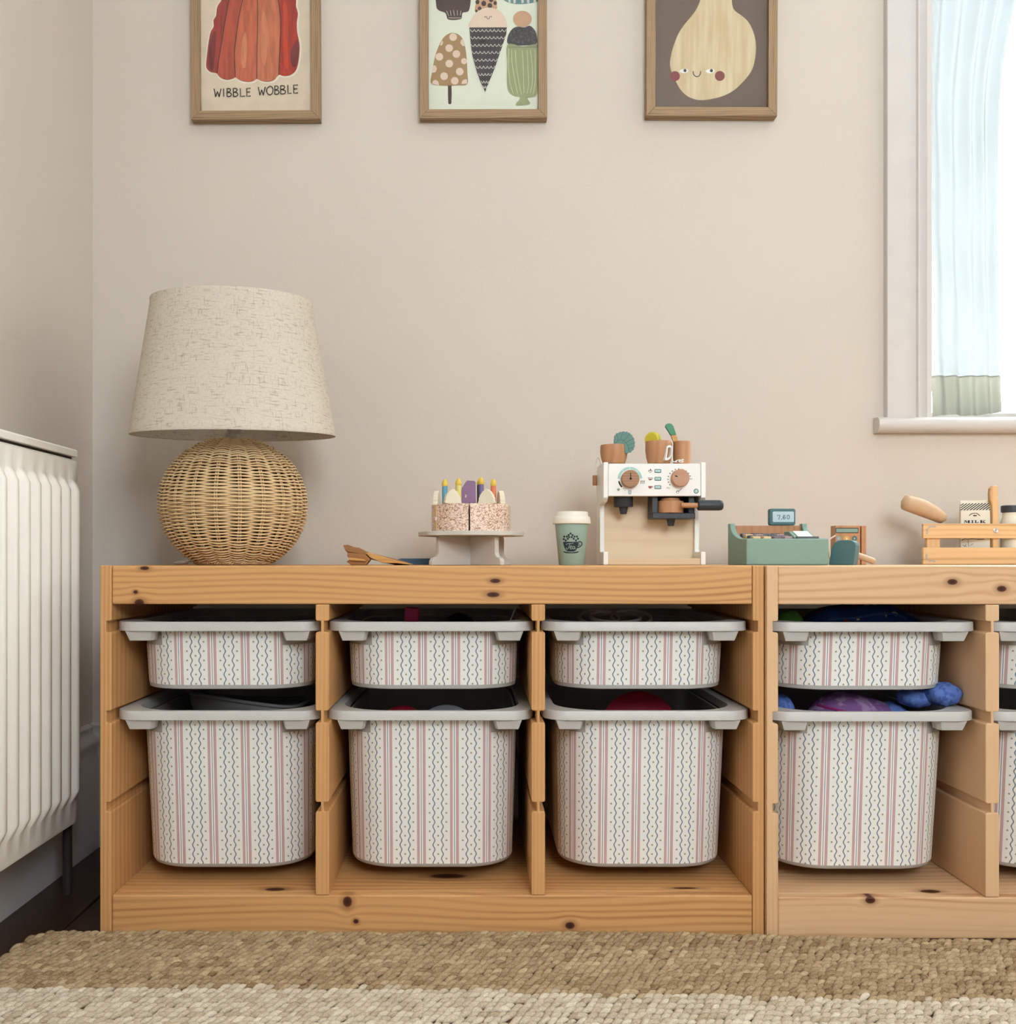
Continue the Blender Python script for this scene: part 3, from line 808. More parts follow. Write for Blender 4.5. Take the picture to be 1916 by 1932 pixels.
def paint(name, c, var=0.1, streak=True, rough=0.7):
    s = M(name, lin(*c), rough, 0.2); x, y, z = s.co()
    n = s.noise(s.vec(x*(160 if streak else 40), y*40, z*(22 if streak else 40)), 1.0, 3); a = lin(*c)
    s.color(s.mix(n.step(0.25, 0.75), tuple(q*(1 - var) for q in a), tuple(min(1, q*(1 + var)) for q in a))); return s.m
INK = plain('black_ink', (38, 28, 26), 0.7)
ZT = 1.6625
# -- 1: jelly
pap1 = paint('watercolour_paper', (226, 205, 180), 0.05, False)
r1, p1, f1 = picture('framed print of a red jelly lettered WIBBLE WOBBLE', wx(360, 1.8484), wx(603.5, 1.8484), wz(225, 1.8484), ZT, -0.005, 0, 0, 0, pap1)
Z1 = lambda pts: [(340 + x/6.84, y/6.84) for x, y in pts]
jel = [(760, -420), (700, -330), (600, -120), (540, 0), (485, 90), (470, 200), (435, 260), (437, 340), (400, 410), (375, 520), (350, 700), (337, 830), (350, 890), (400, 930), (470, 945), (520, 1000), (600, 1030), (670, 1020), (720, 1000), (760, 1030), (850, 1058), (940, 1050), (990, 1020), (1060, 1050), (1150, 1058), (1220, 1030), (1275, 970), (1340, 985), (1420, 975), (1490, 920), (1525, 820), (1545, 650), (1540, 550), (1515, 420), (1510, 300), (1525, 180), (1500, 80), (1500, 0), (1440, -150), (1350, -330), (1290, -420)]
jc = cr(jel, 4)
f1.stroke(Z1(cr([(x + (8 if x > 900 else -2), y + 6) for x, y in jel], 4)), 4.4, 0, 1)
f1.poly(Z1(jc), 3, 2)
seps = [[(850, -400), (720, -200), (640, 0), (590, 250), (545, 520), (510, 720), (477, 948)], [(930, -400), (860, -150), (815, 0), (760, 250), (725, 500), (705, 700), (716, 1000)],
        [(1020, -400), (1008, -150), (1005, 0), (1005, 300), (995, 650), (991, 1020)], [(1150, -400), (1220, -150), (1270, 0), (1300, 250), (1295, 500), (1280, 800), (1275, 970)]]
bots = [[(470, 945), (400, 930), (350, 890), (337, 830)], None, None, None, None]
sp = [cr(q, 6) for q in seps]
def between(a, b, bottom): return a + bottom + list(reversed(b))
f1.poly(Z1(between(sp[0], sp[1], [(520, 1000), (600, 1028), (670, 1019)])), 2, 3)
f1.poly(Z1(between(sp[1], sp[2], [(760, 1030), (850, 1056), (940, 1048)])), 4, 3)
f1.poly(Z1(between(sp[2], sp[3], [(1060, 1050), (1150, 1056), (1220, 1028)])), 5, 3)
right = [p for p in jc if p[0] > 1270 and p[1] > -415 and (p[1] < 960 or p[0] > 1276)]
f1.poly(Z1(sp[3] + right), 6, 3)
for q in sp: f1.stroke(Z1(q), 1.3, 7, 4)
f1.poly(Z1(cr([(1330, 60), (1345, 300), (1330, 560), (1350, 850), (1400, 880), (1390, 600), (1400, 300), (1380, 60)], 4, True)), 8, 4)
f1.poly(Z1(cr([(1420, 700), (1450, 850), (1500, 860), (1535, 700), (1520, 520), (1480, 560)], 4, True)), 9, 4)
f1.poly(Z1(cr([(380, 620), (360, 850), (430, 900), (450, 700), (470, 450), (430, 420)], 4, True)), 9, 4)
f1.poly(Z1(cr([(800, 560), (790, 800), (840, 880), (870, 650), (850, 420)], 4, True)), 10, 4)
f1.poly(Z1(cr([(1060, 200), (1050, 700), (1100, 850), (1140, 500), (1110, 200)], 4, True)), 10, 4)
LET = {'W': [[(0, 0), (.24, 1.02)], [(.22, 1), (.5, .33)], [(.48, .35), (.74, 1.02)], [(.72, 1), (1, 0)]], 'I': [[(.5, 0), (.5, 1)]], 'L': [[(.1, 0), (.15, 1), (.95, .95)]],
       'B': [[(.12, .02), (.12, 1)], [(.05, .03), (.6, .02), (.8, .2), (.6, .4), (.15, .48), (.75, .55), (.95, .76), (.7, .97), (.1, 1)]],
       'O': [[(.5, 0), (.1, .25), (.05, .65), (.4, 1), (.85, .85), (1, .4), (.8, .06), (.5, 0), (.35, .08)]],
       'E': [[(.95, .02), (.1, .03), (.12, 1), (.95, .96)], [(.12, .5), (.85, .47)]]}
def hand(fl, word, xs, ytop, h, mi, wdt, slope):
    for ch, (a, b) in zip(word, xs):
        for st in LET[ch]:
            pts = [(a + (b - a)*u, ytop + slope*(a - xs[0][0]) + h*v) for u, v in st]
            fl.stroke(Z1(cr(pts, 5) if ch in 'BO' else pts), wdt, mi, 5)
hand(f1, 'WIBBLE', [(440, 530), (545, 580), (600, 665), (680, 750), (770, 840), (855, 915)], 1145, 105, 7, 1.9, -0.012)
hand(f1, 'WOBBLE', [(1010, 1100), (1115, 1200), (1215, 1280), (1290, 1365), (1385, 1440), (1460, 1525)], 1125, 108, 7, 1.9, -0.055)
f1.build('artwork', [plain('paper_white', (240, 226, 208), 0.8), INK, paint('jelly_red', (182, 78, 58), 0.22), paint('jelly_maroon', (160, 58, 50), 0.25), paint('jelly_orange', (196, 98, 68), 0.2),
                    paint('jelly_peach', (200, 112, 78), 0.2), paint('jelly_scarlet', (176, 50, 36), 0.2), INK, paint('jelly_bright', (200, 66, 38), 0.15), paint('jelly_plum', (122, 42, 46), 0.2), paint('jelly_light', (210, 128, 92), 0.15)], p1)
# -- 2: ices
pap2 = paint('pale_mint_paper', (226, 226, 206), 0.02, False)
r2, p2, f2 = picture('framed print of ice lollies and a smiling ice cream cone', wx(791.5, 1.8484), wx(1032, 1.8484), wz(222.5, 1.8484), ZT + 0.002, -0.002, 0, 0, 0, pap2)
Z2 = lambda pts: [(780 + x/7.37, y/7.37) for x, y in pts]
def q2(x, y): return 780 + x/7.37, y/7.37
m2 = [plain('ink_brown', (72, 46, 42), 0.7), plain('ink_tan', (164, 128, 84), 0.7), plain('ink_blush', (228, 200, 178), 0.7), plain('ink_black', (50, 42, 44), 0.7), plain('ink_cream', (206, 196, 188), 0.7),
      plain('ink_green', (150, 154, 106), 0.7), plain('ink_clay', (200, 154, 118), 0.7), plain('ink_teal', (92, 134, 136), 0.7), plain('ink_grey', (88, 82, 82), 0.7), plain('ink_pale_green', (206, 206, 160), 0.7)]
lol = cr([(245, 1160), (255, 1020), (300, 790), (360, 620), (440, 500), (540, 457), (640, 490), (700, 580), (735, 760), (748, 1000), (745, 1170), (600, 1190), (400, 1192)], 5, True)
f2.poly(Z2(lol), 1, 1); f2.poly(Z2([(478, 1188), (528, 1188), (530, 1330), (525, 1440), (505, 1452), (482, 1442), (478, 1330)]), 0, 1)
for (x, y) in ((552, 517), (497, 670), (597, 752), (360, 790), (497, 886), (642, 997), (425, 1060), (573, 1125), (715, 852)): f2.disc(*q2(x - (12 if x == 715 else 0), y), (53 if x != 715 else 42)/7.37, 2, 2)
f2.poly(Z2([(258, 1010), (270, 930), (280, 905), (310, 915), (326, 955), (310, 1000), (280, 1012)]), 2, 2)
f2.poly(Z2([(255, 1165), (275, 1120), (310, 1112), (345, 1135), (356, 1188)]), 2, 2)
f2.poly(Z2([(664, 1170), (680, 1120), (715, 1102), (744, 1104), (744, 1165)]), 2, 2)
f2.poly(Z2([(365, 630), (385, 590), (402, 560), (412, 600), (395, 632)]), 2, 2)
f2.poly(Z2([(650, 600), (660, 560), (680, 545), (700, 585), (716, 645), (680, 640)]), 2, 2)
f2.poly(Z2(cr([(855, 130), (870, 40), (900, -40), (1000, -110), (1110, -60), (1155, 10), (1160, 70), (1150, 130), (1000, 170), (885, 185)], 5, True)), 6, 1)
for x, y, a in ((890, 30, 28), (978, 50, 34), (1062, 80, 32), (920, 120, 26), (1137, 45, 24), (1080, 0, 30), (875, 155, 18)): f2.disc(*q2(x, y), a/7.37, 0, 2, ry=a*1.1/7.37)
f2.poly(Z2(cr([(778, 385), (790, 300), (850, 200), (950, 130), (1060, 110), (1190, 150), (1270, 240), (1300, 340), (1298, 385), (1150, 395), (950, 398)], 5, True)), 2, 3)
f2.poly(Z2([(778, 385), (1298, 385), (1290, 480), (1230, 660), (1130, 950), (1060, 1120), (995, 1282), (930, 1140), (880, 1000), (820, 780), (795, 600)]), 3, 4)
for y0_, a, b, nn in ((430, 790, 1290, 9), (530, 795, 1275, 9), (635, 800, 1240, 8), (735, 815, 1205, 7), (840, 840, 1165, 6), (940, 870, 1130, 5), (1040, 905, 1085, 4), (1145, 940, 1050, 3), (1215, 968, 1025, 2)):
    pts = []
    for i in range(nn*8 + 1):
        t = i/(nn*8); pts.append((a + (b - a)*t, y0_ - 18 + 34*abs(math.sin(math.pi*nn*t))))
    f2.stroke(Z2(pts), 1.1, 4, 5)
f2.stroke(Z2(cr([(1012, 230), (1025, 260), (1042, 268), (1056, 255), (1062, 230)], 4)), 1.0, 3, 5)
f2.disc(*q2(996, 240), 1.1, 3, 5); f2.disc(*q2(1082, 236), 1.1, 3, 5)
f2.poly(Z2(cr([(300, -160), (312, 20), (335, 130), (440, 178), (460, 220), (480, 268), (560, 280), (650, 268), (672, 250), (685, 180), (760, 160), (790, 80), (800, -60), (805, -160)], 4)), 0, 1)
for a, b in (((462, 150), (492, 225)), ((512, 145), (524, 218)), ((556, 142), (572, 220)), ((608, 146), (614, 214)), ((662, 150), (652, 212))): f2.stroke(Z2([a, b]), 0.9, 4, 2)
f2.stroke(Z2([(490 + i*170/24, 250 + (6 if i % 2 else -6)) for i in range(25)]), 0.9, 4, 2)
f2.poly(Z2([(1262, -40), (1262, 10), (1330, 42), (1430, 58), (1540, 58), (1660, 42), (1738, 20), (1738, -40)]), 7, 1)
for a in (1340, 1410, 1520, 1600, 1690): f2.poly(Z2([(a - 24, -40), (a + 18, -40), (a + 10, 47), (a - 18, 47)]), 4, 2)
f2.disc(*q2(1515, 268), 130/7.37, 6, 3, ry=114/7.37)
f2.poly(Z2(cr([(1305, 600), (1315, 500), (1370, 410), (1440, 375), (1540, 385), (1620, 362), (1690, 430), (1716, 520), (1705, 615), (1520, 636), (1380, 630)], 5, True)), 3, 2)
rnd = random.Random(2)
for i in range(60):
    a, b = rnd.uniform(1345, 1680), rnd.uniform(420, 600); f2.disc(*q2(a, b), rnd.uniform(8, 15)/7.37, 8, 3, n=8)
f2.poly(Z2(cr([(1308, 625), (1302, 900), (1298, 1120), (1315, 1260), (1390, 1335), (1470, 1350), (1470, 1390), (1425, 1440), (1430, 1468), (1520, 1465), (1612, 1450), (1612, 1420), (1590, 1390), (1590, 1362), (1680, 1345), (1722, 1280), (1735, 1000), (1738, 760), (1730, 620), (1520, 650)], 4, True)), 5, 4)
for q in (((1325, 680), (1320, 900), (1340, 1150), (1388, 1310)), ((1365, 690), (1370, 880), (1410, 1130), (1445, 1310)), ((1415, 700), (1430, 920), (1465, 1150), (1500, 1320)), ((1512, 705), (1525, 950), (1530, 1150), (1535, 1300)), ((1580, 700), (1590, 950), (1600, 1180), (1575, 1310)), ((1625, 700), (1650, 930), (1650, 1150), (1620, 1300)), ((1690, 690), (1690, 950), (1690, 1150), (1660, 1310))):
    f2.stroke(Z2(cr(q, 5)), 1.1, 9, 5)
f2.stroke(Z2([(1320 + i*400/40, 655 + (12 if i % 2 else 0)) for i in range(41)]), 0.8, 8, 5)
f2.build('artwork', m2, p2)
# -- 3: pear
pap3 = paint('umber_paper', (104, 82, 68), 0.03, False)
r3, p3, f3 = picture('framed print of a pale smiling pear with red cheeks on brown', wx(1219, 1.8484), wx(1466, 1.8484), wz(218.5, 1.8484), ZT + 0.004, 0.004, 0, 0, 0, pap3)
Z3 = lambda pts: [(1210 + x/7.096, y/7.096) for x, y in pts]
def q3(x, y): return 1210 + x/7.096, y/7.096
f3.poly(Z3(cr([(830, -300), (800, -100), (780, 0), (730, 120), (660, 220), (560, 340), (480, 470), (430, 600), (395, 720), (376, 850), (395, 960), (450, 1080), (510, 1190), (590, 1275), (690, 1325), (800, 1342), (940, 1325), (1100, 1280), (1230, 1210), (1340, 1110), (1440, 990), (1490, 890), (1520, 740), (1525, 600), (1500, 460), (1440, 320), (1360, 230), (1250, 150), (1212, 90), (1200, 0), (1190, -150), (1150, -300)], 5, True)), 0, 1)
f3.disc(*q3(443, 1023), 67/7.096, 1, 2); f3.disc(*q3(1043, 1018), 67/7.096, 1, 2)
for ex in (558, 912):
    f3.poly(Z3(cr([(ex - 60, 955), (ex - 25, 932), (ex + 20, 925), (ex + 50, 932), (ex + 62, 958), (ex + 30, 980), (ex, 985), (ex - 35, 978)], 4, True)), 2, 3)
    f3.disc(*q3(ex + 18, 949), 21/7.096, 3, 4, ry=22/7.096)
f3.stroke(Z3(cr([(686, 957), (692, 995), (715, 1022), (740, 1028), (765, 1018), (782, 990), (785, 957)], 5)), 1.6, 3, 3)
def pear_mat():
    s = M('pear_woodgrain_print', lin(214, 190, 150), 0.7, 0.2); x, y, z = s.co()
    n = s.noise(s.vec(x*90, y*5, z*9), 1.0, 3); s.color(s.mix(n.step(0.25, 0.75), lin(202, 174, 130), lin(222, 200, 164))); return s.m
f3.build('artwork', [pear_mat(), plain('cheek_red', (128, 44, 46), 0.7), plain('eye_white', (236, 232, 226), 0.7), INK], p3)

# ================================================================== TOYS ON TOP
T = TOPZ
BREAD = wood('turned_limewood', (198, 166, 134), (178, 142, 108), 0, 2, 1, freq=30, warp=0.05, amount=0.4, fibre=0.2)
# ---- carved wooden wings and the small cross-shaped block they lean on
WALNUT = wood('stained_beech', (156, 106, 60), (116, 74, 38), 0, 2, 1, freq=160, warp=0.01, amount=0.6)
HONEY = wood('honey_wood', (206, 156, 92), (166, 114, 58), 0, 2, 1, freq=160, warp=0.01, amount=0.6)
yq = 1.585
def Q(px, py, y=yq): return (wx(px, y), wz(py, y))
wing = thing('wooden_wing_toy', 'brown carved wooden wing toy lying left of the cake stand', 'toy', (wx(712, yq), yq, T))
up_ = [(647.5, 1029), (656.5, 1028), (668, 1032.5), (678, 1034), (690, 1040), (697, 1043), (770, 1061.5), (771, 1065.2), (752, 1063.5), (735, 1060), (690, 1049), (668, 1043.5), (657, 1042), (651, 1038), (650, 1035)]
g = G()
P_ = [Q(*p) for p in up_]; n = len(P_)
g.prism([(x, z) for x, z in P_], 1, yq - 0.004, yq + 0.030); g.rot(math.radians(-8), 'X', (wx(712, yq), yq, wz(1045, yq))); g.build('wing_blade', WALNUT, wing, bevel=0.0008)
g = G()
P_ = [Q(*p, y=yq - 0.012) for p in ((690, 1043), (699, 1043), (750, 1058), (780, 1064.6), (773, 1065.6), (748, 1062.5), (722, 1062), (700, 1053))]
g.prism(P_, 1, yq - 0.020, yq - 0.006); g.build('wing_blade', HONEY, wing, bevel=0.0008)
cross = thing('cross_block_toy', 'small brown cross-profiled wooden block under the carved wing', 'toy', (wx(676, yq), yq - 0.02, T))
g = G()
P_ = [Q(*p, y=yq - 0.03) for p in ((656, 1042.5), (688, 1046), (692, 1050), (698, 1056), (690, 1066.2), (662, 1066.2), (653, 1059.5), (660, 1055), (654, 1049))]
g.prism(P_, 1, yq - 0.030, yq - 0.008)
ob = g.build('block', WALNUT, cross, bevel=0.0012)
g = G()
g.prism([Q(*p, y=yq - 0.033) for p in ((658, 1052), (686, 1055), (690, 1059), (660, 1057))], 1, yq - 0.034, yq - 0.0302); g.build('ridge', HONEY, cross, bevel=0.0006)

# ---- blue bar
yb = 1.66
BLUEB = plain('petrol_blue_paint', (62, 92, 112), 0.5, 0.3)
g = G(); g.prism([(wx(748, yb), T), (wx(830, yb), T), (wx(830, yb), wz(1053.5, yb)), (wx(757, yb), wz(1053.5, yb)), (wx(748, yb), wz(1056, yb))], 1, yb, yb + 0.012)
tag(g.build('toy_knife', BLUEB, loc=(wx(790, yb), yb, T), bevel=0.001), 'dark blue flat wooden stick lying behind the cake stand foot', 'toy')

# ---- cake stand
CS_X, CS_Y = wx(888, 1.60), 1.60
GREYP = plain('warm_grey_paint', (202, 196, 188), 0.5, 0.3, 0.03)
stand = thing('cake_stand', 'pale grey wooden cake stand with scalloped plate', 'cake stand', (CS_X, CS_Y, T))
zp0, zp1 = 0.5655, 0.5722
n = 144; pl = [(CS_X + (0.0815 + 0.0022*math.cos(8*a + 0.5))*math.cos(a), CS_Y + (0.0815 + 0.0022*math.cos(8*a + 0.5))*math.sin(a)) for a in [2*math.pi*i/n for i in range(n)]]
g = G(); g.prism(pl, 2, zp0, zp1); g.build('plate', GREYP, stand, smooth=40, bevel=0.0008)
h = zp0 - T
halfp = [(0.0, 0), (0.079, 0), (0.079, 0.006), (0.076, 0.0105), (0.069, 0.013), (0.0665, 0.016), (0.0655, 0.019), (0.0655, 0.0425), (0.063, 0.0455), (0.0, 0.0455)]
for ang, nm in ((math.radians(38), 'foot_board'), (math.radians(-52), 'foot_board')):
    g = G(); prof = [(CS_X + x, T + z*h/0.0455) for x, z in halfp] + [(CS_X - x, T + z*h/0.0455) for x, z in reversed(halfp[1:-1])]
    g.prism(prof, 1, CS_Y - 0.004, CS_Y + 0.004); g.rot(ang, 'Z', (CS_X, CS_Y, 0)); g.build(nm, GREYP, stand, bevel=0.0008)
# ---- cake of six slices
def cake_mat():
    s = M('cake_print', lin(235, 205, 185), 0.3, 0.5); x, y, z = s.co()
    n1 = s.noise(s.vec(x*170, y*170, z*200), 1.0, 1.5); n2 = s.noise(s.vec(x*170 + 9, y*170, z*300), 1.0, 1.5)
    l1 = (n1 - 0.5).abs().step(0.036, 0.012); l2 = (n2 - 0.47).abs().step(0.028, 0.010)
    col = s.mix(l1.max(l2), lin(240, 216, 198), lin(158, 112, 80)); s.color(col); return s.m
CAKEP = cake_mat(); CAKEW = plain('bare_limewood', (214, 176, 126), 0.5); VEL = plain('white_velcro', (238, 226, 222), 0.9)
zc0, zc1, RC = zp1 + 0.0002, zp1 + 0.0425, 0.0625
cake = thing('toy_cake', 'round wooden toy cake cut in slices on the grey stand', 'cake', (CS_X, CS_Y, zc0))
for k in range(6):
    a0 = math.radians(-92 + 60*k) + 0.018; a1 = math.radians(-92 + 60*(k + 1)) - 0.018
    pts = [(CS_X + 0.0012*math.cos((a0 + a1)/2), CS_Y + 0.0012*math.sin((a0 + a1)/2))] + [(CS_X + RC*math.cos(a0 + (a1 - a0)*i/14), CS_Y + RC*math.sin(a0 + (a1 - a0)*i/14)) for i in range(15)]
    g = G(); g.prism(pts, 2, zc0, zc1, 0)
    sl = g.build('slice', CAKEP, cake, smooth=30, bevel=0.0006)
    am = math.radians(-92 + 60*k)
# bare wood edge strip with a scrap of velcro where two slices meet at the left
am = math.radians(-92 - 60); 
g = G(); c, s_ = math.cos(am + 0.035), math.sin(am + 0.035)
g.box(-0.0008, 0.0008, -0.0016, 0.0016, zc0 + 0.001, zc1 - 0.001); g.rot(am + 0.035, 'Z', (0, 0, 0))
g.v = [(x + CS_X + (RC + 0.0002)*c, y + CS_Y + (RC + 0.0002)*s_, z) for x, y, z in g.v]; g.build('bare_edge', CAKEW, cake)
g = G(); g.box(-0.0009, 0.0012, -0.0022, 0.0022, zc0 + 0.017, zc0 + 0.0225); g.rot(am + 0.03, 'Z', (0, 0, 0))
g.v = [(x + CS_X + (RC + 0.0004)*c, y + CS_Y + (RC + 0.0004)*s_, z) for x, y, z in g.v]; g.build('velcro_dot', VEL, cake, bevel=0.0005)
# ---- candles
FLAME = plain('yellow_flame_paint', (222, 188, 72), 0.35, 0.4)
def candle(px, tip_py, y, c, cname):
    x = wx(px, y); zt_ = wz(tip_py, y); zf = zt_ - 0.0115
    t = thing('toy_candle', f'{cname} toy candle with a yellow flame stuck in the cake', 'candle', (x, y, zc1 + 0.0002), 'candles on the toy cake')
    G().lathe([(0.0044, zc1 + 0.0002), (0.0044, zf - 0.0006), (0.004, zf)], (x, y, 0), 20).build('stick', plain(cname.replace(' ', '_') + '_paint', c, 0.35, 0.4), t, smooth=40)
    G().lathe([(0.0042, zf + 0.0001), (0.0049, zf + 0.002), (0.0046, zf + 0.005), (0.0032, zf + 0.0088), (0.0015, zf + 0.0112), (0, zf + 0.0117)], (x, y, 0), 20).build('flame', FLAME, t, smooth=50)
candle(839, 904, 1.612, (92, 150, 172), 'light blue'); candle(864.5, 902, 1.585, (214, 200, 112), 'pale yellow')
candle(907.5, 900.5, 1.612, (110, 96, 136), 'violet'); candle(930.5, 903.5, 1.60, (216, 118, 80), 'orange')
candle(904.5, 901.5, 1.640, (52, 56, 78), 'navy')
# ---- cream swirls (flat scalloped pieces)
CREAM = plain('cream_paint', (226, 216, 192), 0.5, 0.3, 0.03)
sw = [(-0.0135, 0), (-0.0138, 0.003), (-0.0125, 0.005), (-0.0128, 0.0085), (-0.0112, 0.0105), (-0.0105, 0.0135), (-0.0085, 0.0155), (-0.0068, 0.0185), (-0.0042, 0.0202), (-0.002, 0.0222), (0.0, 0.0228)]
sw = sw + [(-x, z) for x, z in reversed(sw[:-1])]
def swirl(px, y, ang, where, sc=1.0):
    x = wx(px, y); g = G(); g.prism([(x + a*sc, zc1 + 0.0002 + b*sc) for a, b in sw], 1, y - 0.004, y + 0.004); g.rot(math.radians(ang), 'Z', (x, y, 0))
    tag(g.build('cream_swirl', CREAM, loc=(x, y, zc1), bevel=0.0008), where, 'toy', 'cream pieces on the toy cake')
swirl(853, 1.556, 24, 'cream scalloped piece at the front left of the toy cake'); swirl(918.5, 1.556, -22, 'cream scalloped piece at the front right of the toy cake')
swirl(823.5, 1.60, 82, 'cream piece seen edge-on at the left rim of the cake'); swirl(944.5, 1.60, -78, 'cream piece seen edge-on at the right rim of the cake')
# ---- purple number
PURP = plain('lilac_paint', (140, 108, 142), 0.5, 0.3, 0.05)
yn = 1.60; g = G()
oc = [(897.2, 949.4), (897.2, 910.5), (895, 907.2), (882, 906.3), (879.5, 907.5), (870.6, 921), (870, 926), (870.5, 949.4)]
hole = [(876.3, 938), (879.6, 938.6), (879.9, 932.5), (878.6, 931.2)]
O3 = [Q(*p, y=yn) for p in oc]; H3 = [Q(*p, y=yn) for p in hole]
for y_ in (yn, yn + 0.009):
    g.add([(x, y_, z) for x, z in O3 + H3], [(0, 1, 2, 10), (0, 10, 9), (2, 3, 4, 11, 10), (4, 5, 6, 8, 11), (6, 7, 8), (7, 0, 9, 8)])
no, nh = 8, 4
for i in range(no): j = (i + 1) % no; g.f.append((i, j, j + 12, i + 12)); g.mi.append(0)
for i in range(nh): j = (i + 1) % nh; g.f.append((8 + i, 8 + j, 20 + j, 20 + i)); g.mi.append(0)
tag(g.build('number_piece', PURP, loc=(wx(884, yn), yn, zc1), bevel=0.0006), 'lilac number four block standing on the toy cake', 'toy')

# ---- tea cup
TY = 1.60; TX = wx(1078, TY)
SAGE = plain('sage_green_paint', (150, 176, 164), 0.4, 0.4, 0.02); LIDW = plain('ivory_lid', (232, 226, 214), 0.4, 0.4, 0.02); NAVY = plain('navy_ink', (36, 44, 56), 0.5)
cup = thing('takeaway_cup', 'sage green toy takeaway cup lettered Tea with white lid', 'cup', (TX, TY, T))
zl = wz(989, TY)
def cup_r(z): return 0.0203 + (0.0264 - 0.0203)*(z - T)/(zl - T)
cb = G().lathe([(0.0195, T), (0.0203, T + 0.0008), (cup_r(zl), zl)], (TX, TY, 0), 40).build('cup_body', SAGE, cup, smooth=40)
G().lathe([(0.0268, zl), (0.0300, zl + 0.0005), (0.0305, zl + 0.002), (0.0292, zl + 0.0105), (0.0275, zl + 0.0125), (0.0262, zl + 0.0128), (0.0259, zl + 0.0185), (0.025, zl + 0.0195), (0.0236, zl + 0.0185), (0, zl + 0.0185)], (TX, TY, 0), 40).build('lid', LIDW, cup, smooth=40)
def cupmap(px, py, l):
    X_ = (px - 1078)*TY/F; z = wz(py, TY); r = cup_r(z) + 0.0002*l; X_ = max(-r*0.98, min(r*0.98, X_*0.99))
    return (TX + X_, TY - math.sqrt(r*r - X_*X_), z)
ft = Flat(cupmap, 2.0)
def zc(x, y): return (1020 + x/5.322, 780 + y/5.322)
ft.poly([zc(*p) for p in ((210, 1292), (362, 1292), (358, 1335), (340, 1375), (318, 1388), (258, 1388), (235, 1372), (220, 1335))], 0, 1)
ft.poly([zc(*p) for p in cr([(215, 1386), (290, 1396), (370, 1386), (345, 1402), (290, 1406), (235, 1402)], 4, True)], 0, 1)
ft.stroke([zc(*p) for p in cr([(352, 1300), (378, 1290), (398, 1300), (400, 1320), (380, 1340), (350, 1350)], 6)], 2.0, 0, 1)
ft.stroke([zc(*p) for p in cr([(372, 1305), (360, 1320), (372, 1330), (382, 1318)], 5)], 1.2, 0, 1)
for x, y in ((222, 1240), (248, 1240), (218, 1265), (236, 1278), (256, 1262), (283, 1210), (264, 1225), (302, 1225), (270, 1246), (295, 1246), (322, 1240), (347, 1240), (314, 1262), (337, 1278), (358, 1262)): ft.disc(*zc(x, y), 1.95, 0, 1, n=12)
for st in ([(238, 1318), (262, 1310), (300, 1308), (312, 1304)], [(278, 1308), (268, 1340), (252, 1366), (240, 1360), (244, 1348)], [(276, 1352), (292, 1344), (296, 1334), (284, 1334), (278, 1350), (284, 1364), (300, 1356), (308, 1342)],
           [(326, 1340), (312, 1338), (304, 1352), (312, 1364), (324, 1352), (327, 1340), (326, 1358), (336, 1362)]):
    ft.stroke([zc(*p) for p in cr(st, 6)], 1.0, 1, 2)
ft.build('tea_print', [NAVY, SAGE], cb)

# ================================================================== COFFEE MACHINE
MY = 1.60
WH = plain('white_paint', (238, 236, 232), 0.4, 0.4, 0.03, 25); PLY = wood('birch_ply', (226, 204, 174), (206, 180, 146), 0, 2, 1, freq=40, warp=0.05, amount=0.4, fibre=0.3)
PLYE = wood('ply_edge', (224, 200, 168), (184, 154, 120), 0, 2, 1, freq=420, warp=0.002, amount=0.6)
BLK = plain('charcoal_paint', (50, 54, 60), 0.45, 0.4, 0.05); BEECH = wood('beech', (188, 138, 100), (160, 108, 72), 2, 0, 1, freq=90, warp=0.02, amount=0.5, fibre=0.3)
AQUA = plain('aqua_print', (168, 206, 202), 0.5); REDP = plain('brick_print', (160, 88, 76), 0.5); PGREY = plain('grey_print', (120, 118, 116), 0.5); WPR = plain('white_print', (240, 240, 238), 0.5)
mx0, mx1 = wx(1138, MY), wx(1331, MY); th = 0.0076
mach = thing('toy_coffee_machine', 'white wooden toy coffee machine with two knobs', 'toy', ((mx0 + mx1)/2, MY + 0.045, T))
zt, zf, zb_ = wz(872, MY), wz(939, MY), wz(1041, MY)
side = [(MY, T), (MY + 0.092, T), (MY + 0.092, zt - 0.014), (MY + 0.078, zt), (MY, zt), (MY, zf), (MY + 0.010, zf - 0.006), (MY + 0.047, zf - 0.009), (MY + 0.047, zb_ + 0.003), (MY + 0.044, zb_), (MY, zb_)]
for a in (mx0, mx1 - th):
    g = G(); g.prism(side, 0, a, a + th); g.build('side_panel', WH, mach, bevel=0.0012)
fx0, fx1 = mx0 + th, mx1 - th
zfa, zft = wz(936, MY), wz(874.5, MY)
fas = G().box(fx0 + 0.0002, fx1 - 0.0002, MY + 0.0005, MY + 0.009, zfa, zft).build('fascia', WH, mach, bevel=0.0012)
G().box(fx0, fx1, MY + 0.009, MY + 0.09, zft - 0.008, zft - 0.0002).build('top_board', WH, mach, bevel=0.0008)
G().box(fx0, fx1, MY + 0.056, MY + 0.062, T + 0.009, zft - 0.0085).build('back_panel', PLY, mach)
G().box(fx0, fx1, MY + 0.003, MY + 0.0558, T, wz(1053, MY)).build('base_board', PLYE, mach, bevel=0.0008)
def mp(px, py, l): return (wx(px, MY), MY + 0.0005 - 0.00022*l, wz(py, MY))
ff = Flat(mp)
def zm(x, y): return (1110 + x/7.096, 860 + y/7.096)
def arc(cx_, cy_, r, a0, a1, n=14): return [zm(cx_ + r*math.cos(math.radians(a0 + (a1 - a0)*i/n)), cy_ + r*math.sin(math.radians(a0 + (a1 - a0)*i/n))) for i in range(n + 1)]
